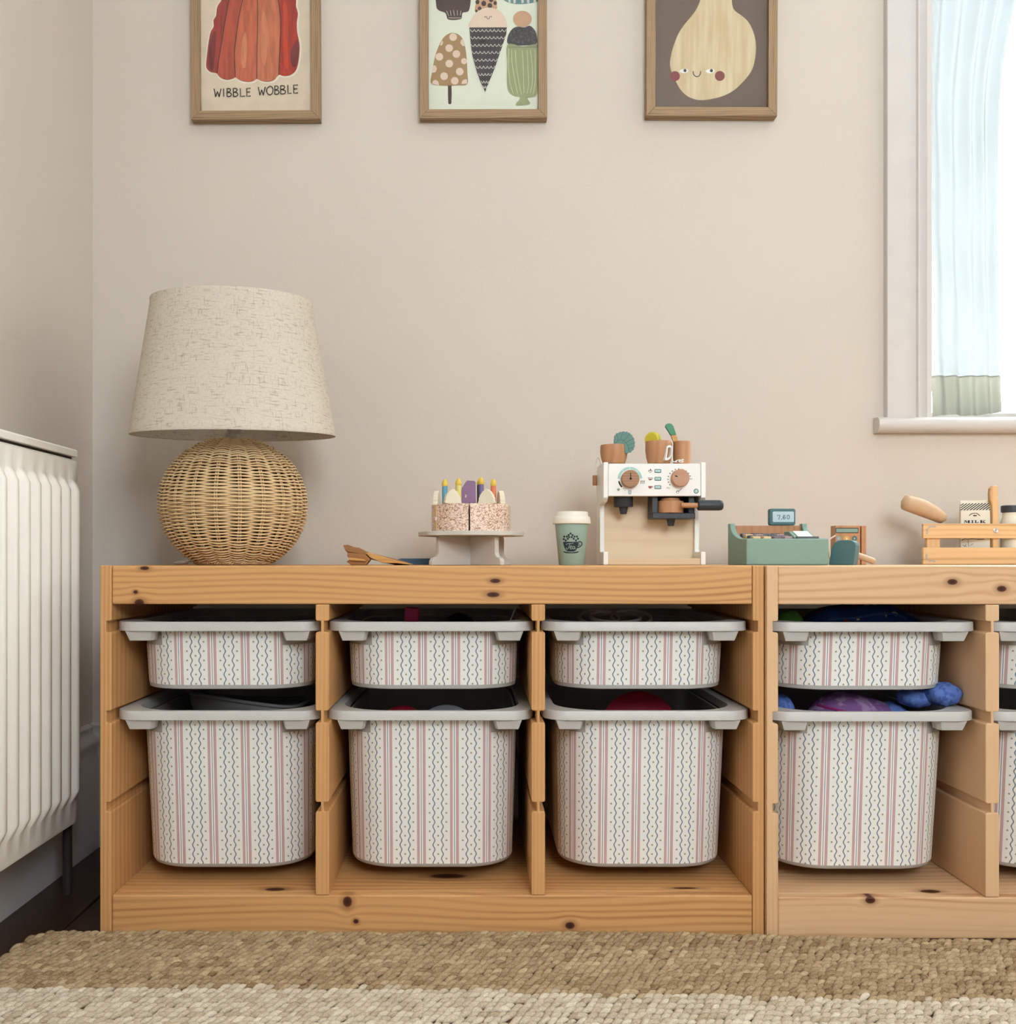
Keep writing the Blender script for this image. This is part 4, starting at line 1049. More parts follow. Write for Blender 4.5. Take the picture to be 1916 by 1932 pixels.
for a0, a1 in ((-178, -130), (-128, -92), (-90, -48), (-46, -3)): ff.stroke(arc(553, 312, 148, a0, a1), 4.6, 0, 1)
ff.stroke(arc(553, 312, 150, 170, 135), 2.6, 1, 1)
for i in range(6): a = math.radians(60*i); ff.stroke([zm(400, 451), zm(400 + 22*math.cos(a), 451 + 22*math.sin(a))], 0.8, 3, 1); ff.disc(*zm(400 + 17*math.cos(a), 451 + 17*math.sin(a)), 0.7, 3, 1, n=8)
ff.disc(*zm(465, 440), 0.9, 3, 1, n=8); ff.disc(*zm(491, 458), 0.9, 3, 1, n=8)
ff.poly([zm(*p) for p in ((528, 462), (574, 462), (567, 514), (535, 514))], 3, 1); ff.poly([zm(*p) for p in ((533, 467), (569, 467), (563, 509), (539, 509))], 0, 2)
for x in (702, 724, 745):
    ff.stroke([zm(x, 338), zm(x + 3, 352), zm(x - 2, 362), zm(x + 1, 374)], 0.9, 1, 1); ff.disc(*zm(x, 338), 0.9, 1, 1, n=8)
for y in (203, 308, 420):
    ff.poly([zm(*p) for p in rrect2(882, 972, y - 25, y + 25, 14)], 4, 1); ff.poly([zm(*p) for p in rrect2(890, 964, y - 18, y + 18, 8)], 0, 2); ff.poly([zm(*p) for p in rrect2(894, 960, y - 13, y + 13, 5)], 5, 3); ff.poly([zm(*p) for p in rrect2(896, 958, y - 11, y + 13, 5)], 0, 4)
ff.stroke([zm(*p) for p in ((798, 200), (812, 192), (845, 192), (858, 200), (828, 224), (798, 200))], 0.9, 3, 1); ff.stroke([zm(828, 175), zm(828, 200)], 1.6, 1, 1)
ff.stroke([zm(*p) for p in ((796, 293), (850, 293), (842, 318), (825, 326), (812, 322), (796, 293))], 0.9, 3, 1); ff.poly([zm(*p) for p in ((802, 306), (846, 306), (840, 318), (825, 326), (814, 322))], 2, 2); ff.stroke([zm(848, 297), zm(862, 298), (zm(858, 310)), zm(846, 312)], 0.8, 3, 1)
ff.poly([zm(*p) for p in ((796, 404), (850, 404), (844, 428), (830, 438), (812, 436), (802, 424))], 2, 2); ff.stroke([zm(848, 408), zm(862, 410), zm(858, 420), zm(846, 424)], 0.9, 2, 1)
for a in (-213, -197, -181, -165, -146, -128, -110, -93, -72, -52, -35, -18): ff.disc(*zm(1214 + 152*math.cos(math.radians(a)), 312 - 0 + 138*math.sin(math.radians(a))), 1.05, 1, 1, n=10)
ff.text('Min', *zm(1042, 440), 3.2, 3); ff.text('Max', *zm(1338, 317), 3.2, 3)
ff.disc(*zm(1192, 484), 2.7, 3, 1); ff.disc(*zm(1194, 488), 1.7, 5, 2); ff.stroke([zm(1205, 474), zm(1250, 438)], 1.3, 3, 1)
ff.disc(*zm(1440, 473), 4.6, 4, 1); ff.disc(*zm(1440, 473), 3.4, 0, 2)
DKTEAL = plain('dark_teal_print', (40, 62, 66), 0.5)
ff.build('fascia_print', [AQUA, INK, REDP, PGREY, DKTEAL, WPR], fas)
for i, (px, py, r, m) in enumerate(((1187.6, 904, 16.6, wood('walnut_end', (170, 128, 96), (120, 84, 60), 0, 2, 1, freq=240, warp=0.02, amount=0.7, fibre=0.5)), (1281.5, 902.3, 16.6, wood('beech_end', (190, 146, 118), (172, 124, 96), 0, 2, 1, freq=60, warp=0.03, amount=0.4)))):
    rr = r*MY/F; g = G(); cxk, czk = wx(px, MY), wz(py, MY)
    g.lathe([(rr, MY + 0.0002), (rr, MY - 0.009), (rr - 0.001, MY - 0.0102), (0, MY - 0.0102)], (cxk, 0, czk), 40, ax='y'); kn = g.build('knob', m, mach, smooth=35)
    fk = Flat(lambda px_, py_, l: (wx(px_, MY - 0.0102), MY - 0.0102 - 0.0002*l, wz(py_, MY - 0.0102)))
    kx, ky = CX + cxk*F/(MY - 0.0102), CY - (czk - EYE)*F/(MY - 0.0102)
    if i == 0: fk.stroke([(kx - 0.3, ky - 11), (kx, ky)], 1.5, 0); fk.disc(kx, ky, 2.2, 0, n=14)
    else: fk.stroke([(kx - 11, ky - 3.5), (kx - 6, ky - 2.4)], 2.2, 0)
    fk.build('pointer_mark', [INK], kn)
# grinder outlet (left)
yg = MY + 0.028
xg = wx(1180.5, MY); z0_, z1_ = wz(955, MY), zfa
g = G(); g.lathe([(0.0085, wz(968, MY)), (0.0088, wz(967, MY)), (0.0098, z0_ - 0.001), (0.0135, z0_), (0.0155, z0_ + 0.001), (0.0155, z1_ + 0.004)], (xg, yg, 0), 28); 
g2 = G(); g2.lathe([(0.0046, wz(968.5, MY)), (0.0052, wz(967.5, MY)), (0.0074, z0_ - 0.0002), (0.0148, z0_), (0.0155, z0_ + 0.001), (0.0155, zfa + 0.003)], (xg, yg, 0), 28); g2.build('outlet', BLK, mach, smooth=35)
# brew head: a dark cradle holding the portafilter
ya, yb_ = MY + 0.006, MY + 0.052
bx0, bx1 = wx(1232, MY), wx(1313, MY); zc0_, zc1_ = wz(978, MY), wz(967.5, MY)
G().box(bx0, bx1, ya, yb_, zc0_, zc1_).build('cradle_tray', BLK, mach, bevel=0.001)
G().box(bx0, bx0 + 0.0095, ya + 0.006, yb_, zc1_, zfa + 0.006).build('cradle_arm', BLK, mach, bevel=0.001)
G().box(bx1 - 0.0095, bx1, ya + 0.006, yb_, zc1_, zfa + 0.006).build('cradle_arm', BLK, mach, bevel=0.001)
G().box(bx0 + 0.0095, bx1 - 0.0095, yb_ - 0.008, yb_, zc1_, zfa + 0.006).build('cradle_back', BLK, mach, bevel=0.001)
xn = wx(1271, MY); G().lathe([(0.0044, wz(991.5, MY)), (0.005, wz(990.5, MY)), (0.0072, zc0_)], (xn, MY + 0.026, 0), 24).build('outlet', BLK, mach, smooth=35)
pf = thing('portafilter', 'toy portafilter of beech with charcoal handle, in the coffee machine', 'toy', (wx(1270, MY), MY + 0.024, zc1_))
xp, yp = wx(1269, MY), MY + 0.024; zp_ = wz(944, MY)
G().lathe([(0.0208, zc1_ + 0.0003), (0.0214, zc1_ + 0.001), (0.0214, zp_ - 0.001), (0.0208, zp_), (0.0165, zp_), (0.0150, zp_ + 0.0045), (0.012, zp_ + 0.0055), (0, zp_ + 0.0055)], (xp, yp, 0), 36).build('basket', BEECH, pf, smooth=40)
zh = wz(953, MY - 0.01); hx0, hx1 = wx(1290, MY - 0.01), wx(1317, MY - 0.01)
G().lathe([(0.0041, xp + 0.012), (0.0041, hx1 + 0.002)], (0, MY - 0.004, zh), 16, ax='x').build('neck', BEECH, pf, smooth=40)
G().lathe([(0.0066, hx1), (0.0082, hx1 + 0.0012), (0.0084, hx1 + 0.004), (0.0084, hx1 + 0.034), (0.0075, hx1 + 0.0385), (0.0055, hx1 + 0.0402), (0, hx1 + 0.0404)], (0, MY - 0.004, zh), 24, ax='x').build('handle', BLK, pf, smooth=40)
# steam wand bead on a cord at the left, button at the right
xs = mx0 - 0.0052; G().lathe([(0.0036, wz(916, MY + 0.07)), (0.004, wz(915, MY + 0.07)), (0.004, wz(898, MY + 0.07)), (0.0036, wz(897, MY + 0.07))], (xs, MY + 0.07, 0), 16).build('steam_wand', BEECH, mach, smooth=40)
G().tube(cr([(xs, MY + 0.07, wz(897, MY + 0.07)), (xs + 0.0005, MY + 0.07, wz(880, MY + 0.07)), (mx0 + 0.001, MY + 0.075, wz(862, MY + 0.07)), (mx0 + 0.006, MY + 0.078, zt + 0.001)], 5), 0.0008, 6).build('wand_cord', LIDW, mach, smooth=60)
G().lathe([(0.0075, mx1 - 0.0002), (0.007, mx1 + 0.002), (0.003, mx1 + 0.005), (0, mx1 + 0.0052)], (0, MY + 0.03, wz(912, MY)), 18, ax='x').build('side_button', BEECH, mach, smooth=50)

# ---- wooden cups on the machine
zk = zt + 0.0001
def bowl_cup(px0, px1, ptop, y, label, handle=None):
    x = (wx(px0, y) + wx(px1, y))/2; r = (wx(px1, y) - wx(px0, y))/2; zt_ = wz(ptop, y)
    t = thing('wooden_cup', label, 'cup', (x, y, zk), 'wooden cups on the coffee machine'); h_ = zt_ - zk
    G().lathe([(r*0.70, zk), (r*0.80, zk + 0.001), (r*0.93, zk + h_*0.3), (r*1.0, zk + h_*0.62), (r*0.985, zk + h_*0.95), (r*0.96, zt_), (r*0.90, zt_), (r*0.9, zk + h_*0.6), (r*0.7, zk + h_*0.2), (0, zk + h_*0.18)], (x, y, 0), 36).build('cup_body', BEECH, t, smooth=45)
    return t, x, r
ycp = MY + 0.040
c1, x1_, r1_ = bowl_cup(1132, 1183.5, 840, ycp, 'small beech bowl cup at the left of the machine top, holding a leaf')
c2, x2_, r2_ = bowl_cup(1217, 1268, 833, ycp, 'beech cup in the middle of the machine top with a white handle')
yh = ycp - 0.020
hp = cr([(1252, 868.5), (1254, 856), (1256, 843), (1262, 840.5), (1266.5, 844), (1266, 857), (1261.5, 866)], 5, True)
hcx, hcy = 1259.5, 854.5; g = G(); n = len(hp)
for y_ in (yh - 0.004, yh + 0.005):
    for k_ in (1.0, 0.62):
        for px, py in hp: g.v.append((wx(hcx + (px - hcx)*k_, yh), y_, wz(hcy + (py - hcy)*(k_ + 0.1*(k_ < 1)), yh)))
for i in range(n):
    j = (i + 1) % n
    for A_, B_ in ((0, n), (n, 3*n), (3*n, 2*n), (2*n, 0)): g.f.append((A_ + i, A_ + j, B_ + j, B_ + i)); g.mi.append(0)
g.rot(math.radians(18), 'Z', (wx(1259, yh), yh, 0)); g.build('handle', WH, c2, smooth=40)
x3 = wx(1286, ycp); r3_ = (wx(1302.5, ycp) - wx(1270, ycp))/2; z3 = wz(833, ycp)
bk = tag(G().lathe([(r3_ - 0.001, zk), (r3_, zk + 0.001), (r3_, z3 - 0.0008), (r3_ - 0.0008, z3), (r3_ - 0.003, z3), (r3_ - 0.003, zk + 0.008), (0, zk + 0.008)], (x3, ycp, 0), 32).build('wooden_beaker', BEECH, loc=(x3, ycp, zk), smooth=40), 'straight beech beaker at the right of the machine top', 'cup', 'wooden cups on the coffee machine')
# leaf
LEAF = plain('leaf_green_paint', (96, 132, 122), 0.5, 0.3, 0.08, 300); LEAFD = plain('leaf_vein_paint', (58, 92, 88), 0.5)
yl = ycp - 0.014; lf = thing('toy_leaf', 'green wooden mint leaf leaning in the left cup', 'toy', (wx(1178, yl), yl, wz(840, yl)))
ol = [(1178, 855), (1174.5, 838), (1158, 838), (1157.5, 829), (1160, 820), (1166, 816.5), (1173, 814.5), (1181, 814.8), (1187, 817.5), (1192, 822), (1196, 830), (1197, 838), (1195.5, 846), (1191, 852), (1184, 855.5)]
o2 = []
for i, p in enumerate(cr(ol[3:], 4)): o2.append((p[0] + 0.8*math.sin(i*1.7), p[1] + 0.8*math.cos(i*1.7)))
g = G(); g.prism([(wx(px, yl), wz(py, yl)) for px, py in [ol[0], (1177, 840), (1174.5, 838), ol[2]] + o2], 1, yl - 0.003, yl + 0.003); lo = g.build('leaf_blade', LEAF, lf, bevel=0.0006)
fl_ = Flat(lambda px, py, l: (wx(px, yl), yl - 0.003 - 0.0002*l, wz(py, yl)))
fl_.stroke(cr([(1160, 836), (1170, 830), (1182, 838), (1186, 853)], 6), 0.8, 0)
for a, b, c in (((1164, 832), (1164, 825), (1162, 820)), ((1169, 830), (1172, 823), (1173, 817)), ((1175, 832), (1181, 826), (1187, 819)), ((1180, 836), (1187, 831), (1194, 828)), ((1183, 841), (1190, 838), (1196, 837)), ((1185, 847), (1190, 846), (1195, 845))): fl_.stroke(cr((a, b, c), 5), 0.7, 0)
fl_.build('leaf_veins', [LEAFD], lo)
# lemon slice
yle = ycp; xle, zle = wx(1231, yle), wz(830, yle)
lem = thing('toy_lemon_slice', 'yellow wooden lemon slice standing in the middle cup', 'toy', (xle, yle, zle - 0.012))
YEL = plain('lemon_paint', (216, 204, 76), 0.5, 0.3); YEL2 = plain('lemon_flesh_paint', (206, 190, 60), 0.5, 0.3)
g = G(); g.lathe([(0.0118, -0.0045), (0.0128, -0.0038), (0.0128, 0.0038), (0.0118, 0.0045)], (0, 0, 0), 32, ax='y'); g.rot(math.radians(-38), 'Z', (0, 0, 0)); g.v = [(x + xle, y + yle, z + zle) for x, y, z in g.v]; lb = g.build('rind', YEL, lem, smooth=40)
g = G(); g.lathe([(0.0102, -0.0049), (0.0102, -0.0046)], (0, 0, 0), 28, ax='y'); g.rot(math.radians(-38), 'Z', (0, 0, 0)); g.v = [(x + xle, y + yle, z + zle) for x, y, z in g.v]; g.build('flesh', YEL2, lb, smooth=40)
# spoon / brush stick
ysk = ycp; st = thing('toy_stirrer', 'beech stirrer with a green tip leaning in the beaker', 'toy', (wx(1276, ysk), ysk, wz(845, ysk)))
GRN = plain('emerald_paint', (70, 134, 102), 0.45, 0.3)
def stick(pts, m, nm): g = G(); g.prism([(wx(px, ysk), wz(py, ysk)) for px, py in pts], 1, ysk - 0.003, ysk + 0.003); return g.build(nm, m, st, bevel=0.0008)
stick([(1254, 805), (1256, 800.5), (1261, 798.8), (1266, 800), (1269.5, 804), (1275, 820.5), (1264.5, 822)], GRN, 'green_tip')
stick([(1264.6, 822), (1275, 820.6), (1283, 848), (1275, 850)], HONEY, 'shaft')
# knotted string
yst = ycp - 0.030; pts = [(1256, 831), (1262, 829.5), (1267, 832), (1268.5, 842), (1267, 858), (1268, 868), (1271, 871.3), (1277, 871.5)]
yst = ycp - 0.027
sg_ = thing('tea_bag_string', 'white knotted string hanging between the middle cup and beaker', 'string', (wx(1270, yst), yst, zk))
G().tube([(wx(px, yst), yst + (0.014 if i < 10 else 0)*(1 - i/10 if i < 10 else 0), max(wz(py, yst), zk + 0.0009)) for i, (px, py) in enumerate(cr(pts, 5))], 0.0007, 6).build('strand', WH, sg_, smooth=60)
G().tube([(wx(px, yst), yst - 0.002*math.sin(i), max(zk + 0.0008, wz(py, yst))) for i, (px, py) in enumerate(cr([(1272, 871.5), (1277, 868.5), (1283, 868), (1288, 871), (1286, 872), (1280, 870.5), (1284, 868), (1289, 867)], 5))], 0.0007, 6).build('knot', WH, sg_, smooth=60)

# ================================================================== CASH REGISTER
RY = 1.550; rx0, rx1 = wx(1408, RY), wx(1563, RY); RD = 0.115
TEALG = plain('grey_green_paint', (128, 156, 144), 0.5, 0.3, 0.03, 60); TEALD = plain('petrol_green_paint', (72, 108, 112), 0.45, 0.35, 0.03); OLIVE = TEALG
reg = thing('toy_cash_register', 'grey green wooden toy till tray with coin tiles', 'toy', ((rx0 + rx1)/2, RY + RD/2, T))
zfr, zbk = wz(1016, RY), wz(988.5, RY + RD)
sp_ = [(RY + 0.0085, T), (RY + RD, T), (RY + RD, zbk), (RY + RD - 0.014, zbk)] + [(RY + RD - 0.014 - 0.078*(1 - math.cos(a)) , zbk - (zbk - zfr)*math.sin(a)) for a in [math.pi/2*i/10 for i in range(1, 10)]] + [(RY + 0.018, zfr), (RY + 0.0085, zfr)]
for a in (rx0, rx1 - 0.0085):
    g = G(); g.prism(sp_, 0, a, a + 0.0085); g.build('side_panel', TEALG, reg, bevel=0.0012)
G().box(rx0 - 0.0003, rx1 + 0.0003, RY, RY + 0.0083, T, zfr).build('front_panel', TEALG, reg, bevel=0.0022, seg=3)
G().box(rx0 + 0.0087, rx1 - 0.0087, RY + RD - 0.010, RY + RD - 0.002, T + 0.004, zbk - 0.003).build('back_panel', BEECH, reg, bevel=0.001)
G().box(rx0 + 0.0087, rx1 - 0.0087, RY + 0.0085, RY + RD - 0.0105, T + 0.001, T + 0.036).build('tray_floor', BEECH, reg)
tk = [plain('mauve_tile', (128, 112, 120), 0.5), plain('slate_tile', (92, 94, 100), 0.5), plain('sand_tile', (222, 190, 140), 0.5), plain('rose_tile', (176, 146, 146), 0.5)]
k = 0; rnd = random.Random(5)
tile_m = {}
for r_ in range(4):
    for c_ in range(4):
        xx = rx0 + 0.014 + c_*0.0165; yy = RY + 0.016 + r_*0.021; zz = T + 0.0362; mi = rnd.randrange(4); hh = 0.0085 + 0.0022*r_
        tl = G().box(xx, xx + 0.0125, yy, yy + 0.015, zz, zz + hh).build('coin_tile', tk[mi], reg, bevel=0.0015)
g = G(); px0_ = rx0 + 0.082; g.prism([(RY + 0.02, T + 0.0362), (RY + 0.08, T + 0.0362), (RY + 0.08, T + 0.054), (RY + 0.055, T + 0.053), (RY + 0.02, T + 0.041)], 0, px0_, px0_ + 0.034)
rc = thing('receipt_block', 'small grey green block with white paper slip inside the till tray', 'toy', (px0_ + 0.017, RY + 0.05, T + 0.03)); g.build('block', TEALG, rc, bevel=0.001)
g = G(); n_ = [(RY + 0.024, T + 0.0428), (RY + 0.0545, T + 0.0531)]
g.add([(px0_ + 0.006, n_[0][0], n_[0][1]), (px0_ + 0.029, n_[0][0], n_[0][1]), (px0_ + 0.029, n_[1][0], n_[1][1]), (px0_ + 0.006, n_[1][0], n_[1][1])] + [(px0_ + 0.006, n_[0][0], n_[0][1] + 0.001), (px0_ + 0.029, n_[0][0], n_[0][1] + 0.001), (px0_ + 0.029, n_[1][0], n_[1][1] + 0.001), (px0_ + 0.006, n_[1][0], n_[1][1] + 0.001)], [(0, 1, 2, 3), (4, 5, 6, 7), (0, 1, 5, 4), (1, 2, 6, 5), (2, 3, 7, 6), (3, 0, 4, 7)])
g.build('paper_slip', WH, rc)
G().box(px0_ - 0.001, px0_ + 0.033, RY + 0.010, RY + 0.019, T + 0.0362, T + 0.0445).build('dark_bar', tk[1], rc, bevel=0.001)
# price display on the back edge
DY = RY + RD - 0.013; dx0, dx1 = wx(1451.5, DY), wx(1500.5, DY); dz0, dz1 = wz(991, DY), wz(959.5, DY)
dis = thing('price_display', 'small petrol green toy display reading 7,60 on the till', 'display', ((dx0 + dx1)/2, DY, dz0))
g = G(); g.prism(rrect2(dx0, dx1, dz0, dz1, 0.0035), 1, DY, DY + 0.012); db = g.build('casing', TEALD, dis, bevel=0.0015)
SCR = plain('pale_blue_print', (186, 206, 214), 0.5)
fd = Flat(lambda px, py, l: (wx(px, DY), DY - 0.0002*l, wz(py, DY)))
zd = lambda x, y: (1350 + x/6.18, 940 + y/6.18)
fd.poly([zd(*p) for p in rrect2(662, 910, 155, 278, 14)], 0, 1)
for s_ in ([(716, 212), (716, 198), (748, 198), (748, 206), (738, 222), (734, 243)], [(764, 238), (768, 240), (768, 246), (762, 252)]): fd.stroke([zd(*p) for p in s_], 1.0, 1, 2)
fd.stroke([zd(*p) for p in cr([(808, 205), (800, 197), (788, 202), (782, 222), (788, 240), (800, 242), (808, 230), (802, 218), (790, 220), (784, 230)], 4)], 1.0, 1, 2)
fd.stroke([zd(*p) for p in cr([(842, 196), (832, 204), (829, 220), (832, 236), (842, 243), (852, 236), (856, 220), (852, 204)], 4, True)], 1.0, 1, 2, closed=True)
fd.stroke([zd(728, 243), zd(742, 243)], 0.8, 1, 2)
fd.build('screen_print', [SCR, INK], db)

# ---- card terminal
KY = 1.655; kx0, kx1 = wx(1575, KY), wx(1622.5, KY); kz1 = wz(991.5, KY)
card = thing('card_terminal', 'upright beech block with round buttons behind the green scanner', 'toy', ((kx0 + kx1)/2, KY, T))
kb = G().box(kx0, kx1, KY, KY + 0.022, T, kz1).build('body', BEECH, card, bevel=0.001)
G().box(kx1 + 0.0022, wx(1634.5, KY), KY + 0.001, KY + 0.022, T, kz1 - 0.0003).build('swipe_rail', BEECH, card, bevel=0.001)
G().box(kx1, kx1 + 0.0022, KY + 0.006, KY + 0.022, T, kz1 - 0.001).build('swipe_slot', WALNUT, card)
fk = Flat(lambda px, py, l: (wx(px, KY), KY - 0.0002*l, wz(py, KY)))
fk.poly([zd(*p) for p in rrect2(1395, 1660, 346, 406, 4)], 0, 1); fk.poly([zd(*p) for p in rrect2(1401, 1654, 354, 398, 3)], 1, 2)
for x, mi in ((1430, 2), (1524, 3), (1615, 4)): fk.disc(*zd(x, 470), 5.3, mi, 1)
fk.text('7', *zd(1422, 482), 3.4, 5, 2); fk.text('9', *zd(1607, 482), 3.4, 5, 2); fk.text('8', *zd(1516, 482), 3.4, 5, 2)
fk.build('button_print', [INK, TEALG, plain('button_grey', (150, 156, 152), 0.5), plain('button_ochre', (204, 164, 92), 0.5), plain('button_teal', (84, 112, 110), 0.5), WPR], kb)
# ---- scanner
SY = 1.560; sc_ = thing('toy_scanner', 'arched dark teal toy scanner with a beech handle lying down', 'toy', (wx(1597, SY), SY + 0.01, T))
zs_ = lambda x, y: (wx(1350 + x/6.18, SY), wz(940 + y/6.18, SY))
arch = [(1358, 772), (1362, 740), (1388, 580), (1398, 545), (1420, 510), (1450, 490), (1490, 482), (1560, 482), (1600, 490), (1625, 510), (1635, 545), (1628, 640), (1612, 772)]
g = G(); g.prism([((x - wx(1590, SY))*1.12 + wx(1592, SY), z) for x, z in [zs_(*p) for p in arch]], 1, SY, SY + 0.022); g.rot(math.radians(-36), 'Z', (wx(1592, SY), SY + 0.008, 0)); 
zmin = min(v[2] for v in g.v); g.v = [(x, y, z - zmin + T + 0.0002) for x, y, z in g.v]
g.build('head', TEALD, sc_, bevel=0.0012)
hy = SY + 0.022
g = G(); a = Vector((wx(1612, hy), hy, wz(1046, hy))); b = Vector((wx(1650.5, hy), hy + 0.004, T + 0.0054)); 
g.tube([a, a.lerp(b, 0.5), a.lerp(b, 0.96), b], [0.0052, 0.0052, 0.0052, 0.0042], 16); g.build('handle', BREAD, sc_, smooth=50)
CORD = plain('beige_cord', (196, 176, 150), 0.8)
cpts = [(1608, 1056, SY + 0.016), (1573, 1063, SY + 0.024), (1566, 1058, SY + 0.034), (1563.5, 1045, SY + 0.045), (1562, 1025, SY + 0.055), (1564, 1018, SY + 0.06), (1572, 1012.5, SY + 0.075), (1576, 1010, KY + 0.012)]
G().tube(cr([(wx(a_, c_), c_, max(T + 0.0016, wz(b_, c_))) for a_, b_, c_ in cpts], 6), 0.0013, 8).build('cord', CORD, sc_, smooth=60)

# ================================================================== CRATE WITH GROCERIES
CYF = 1.74; CYB = CYF + 0.052
cx0 = wx(1741, CYF); cx1 = cx0 + 0.27
SPRUCE = wood('spruce', (224, 186, 138), (176, 128, 78), 0, 2, 1, freq=110, warp=0.012, amount=0.8); SPRV = wood('spruce_upright', (220, 182, 136), (184, 140, 94), 2, 0, 1, freq=110, warp=0.01, amount=0.6)
STEEL = M('steel_screw', (0.5, 0.5, 0.5), 0.35); STEEL.b.inputs['Metallic'].default_value = 1; STEEL = STEEL.m
cr_ = thing('slatted_crate', 'small slatted wooden crate of toy groceries under the window', 'crate', ((cx0 + cx1)/2, (CYF + CYB)/2, T))
zz = [wz(1065.5, CYF), wz(1033, CYF), wz(1015.5, CYF), wz(988, CYF)]
zz[0] = T
ci = 0.023                                            # ends and back are set in behind the longer front slats
for y0_, xa_, xb2 in ((CYF, cx0, cx1), (CYB - 0.006, cx0 + ci, cx1 - ci)):
    for a, b in ((zz[0], zz[1]), (zz[2], zz[3])):
        G().box(xa_, xb2, y0_, y0_ + 0.006, a, b).build('slat', SPRUCE, cr_, bevel=0.0008)
for x in (cx0 + 0.0095, cx1 - 0.0315):
    G().box(x, x + 0.0225, CYF + 0.0061, CYF + 0.0105, T + 0.001, zz[3] - 0.001).build('corner_post', SPRV, cr_, bevel=0.0008)
for x in (cx0 + ci, cx1 - ci - 0.007):
    G().box(x, x + 0.007, CYF + 0.0107, CYB - 0.0062, T + 0.001, zz[3] - 0.001).build('end_board', SPRUCE, cr_, bevel=0.0008)
G().box(cx0 + ci + 0.0072, cx1 - ci - 0.0072, CYF + 0.0062, CYB - 0.0062, T + 0.0002, T + 0.0009).build('crate_floor', PLY, cr_)
xm = wx(1878, CYF); zsx = wz(1001, CYF)
G().lathe([(0.0046, CYF), (0.0044, CYF - 0.0008), (0.0034, CYF - 0.0012), (0.0028, CYF - 0.0009), (0, CYF - 0.0009)], (xm, 0, zsx), 20, ax='y').build('screw', STEEL, cr_, smooth=40)
WORN = plain('grey_worn_paint', (172, 164, 156), 0.7)
fw = Flat(lambda px, py, l: (wx(px, CYF), CYF - 0.0002*l, wz(py, CYF)))
zW = lambda x, y: (1660 + x/7.484, 900 + y/7.484)
for pts, w_ in (([(680, 705), (730, 698), (785, 702)], 3.0), ([(655, 735), (662, 770), (655, 805)], 3.2), ([(660, 732), (690, 728)], 1.6), ([(655, 1090), (650, 1130), (660, 1160)], 3.4), ([(680, 1190), (730, 1182), (775, 1196)], 2.8)):
    fw.stroke([zW(*p) for p in cr(pts, 4)], w_, 0)
fw.build('worn_marks', [WORN], cr_)
# carved handle post
yp_ = CYF + 0.007
def HZ(p): return (wx(1660 + p[0]/7.484, yp_), wz(900 + p[1]/7.484, yp_))
hp_ = [(1590, 1000), (1590, 560), (1580, 400), (1556, 330), (1552, 230), (1560, 160), (1590, 122), (1655, 122), (1664, 150), (1662, 270), (1648, 282), (1670, 310), (1674, 420), (1672, 700), (1672, 1000)]
hdl = thing('carved_handle', 'notched wooden stick standing upright in the crate beside the milk', 'toy', (wx(1878, yp_), yp_, T + 0.001))
g = G(); pp = [HZ(p) for p in hp_]; pp[0] = (pp[0][0], T + 0.0012); pp[-1] = (pp[-1][0], T + 0.0012); g.prism(pp, 1, yp_, yp_ + 0.010); g.build('post', SPRV, hdl, bevel=0.0012)
# milk carton
YM = CYF + 0.0185; m0, m1 = wx(1817, YM), wx(1867.5, YM); zmt = wz(943.5, YM); zmr = wz(962.5, YM)
CARD = plain('ivory_card', (228, 222, 206), 0.6, 0.2, 0.03)
milk = thing('milk_carton', 'ivory toy milk carton lettered MILK with striped top', 'carton', ((m0 + m1)/2, YM + 0.008, T + 0.001))
g = G(); g.box(m0, m1, YM, YM + 0.020, T + 0.0012, zmr)
mb_ = g.build('body', CARD, milk, bevel=0.0008)
g = G(); g.prism([(YM, zmr + 0.0001), (YM + 0.020, zmr + 0.0001), (YM + 0.0125, zmt - 0.004), (YM + 0.0115, zmt), (YM + 0.0085, zmt), (YM + 0.0075, zmt - 0.004)], 0, m0 + 0.0002, m1 - 0.0002); gt = g.build('gable', CARD, milk, bevel=0.0005)
def gab(px, py, l):
    t = (962.4 - py)/19.0; dy, dz = 0.0075, zmt - 0.004 - zmr; q = math.hypot(dy, dz)
    return (wx(px, YM), YM + dy*t - 0.0004*l*dz/q, zmr + dz*t + 0.0004*l*dy/q)
fg = Flat(gab)
for i in range(-4, 10):
    a = 1817 + i*5.4; q = [(a, 962.3), (a + 17, 945.5)]
    lo_, hi = 1817.6, 1867
    p0, p1 = q
    if p1[0] < lo_ or p0[0] > hi: continue
    if p0[0] < lo_: t = (lo_ - p0[0])/17; p0 = (lo_, 962.3 - 16.8*t)
    if p1[0] > hi: t = (hi - a)/17; p1 = (hi, 962.3 - 16.8*t)
    fg.stroke([p0, p1], 1.9, 0)
fg.build('stripe_print', [INK], gt)
fm = Flat(lambda px, py, l: (wx(px, YM), YM - 0.0002*l, wz(py, YM)))
zM = lambda x, y: (1660 + x/7.484, 900 + y/7.484)
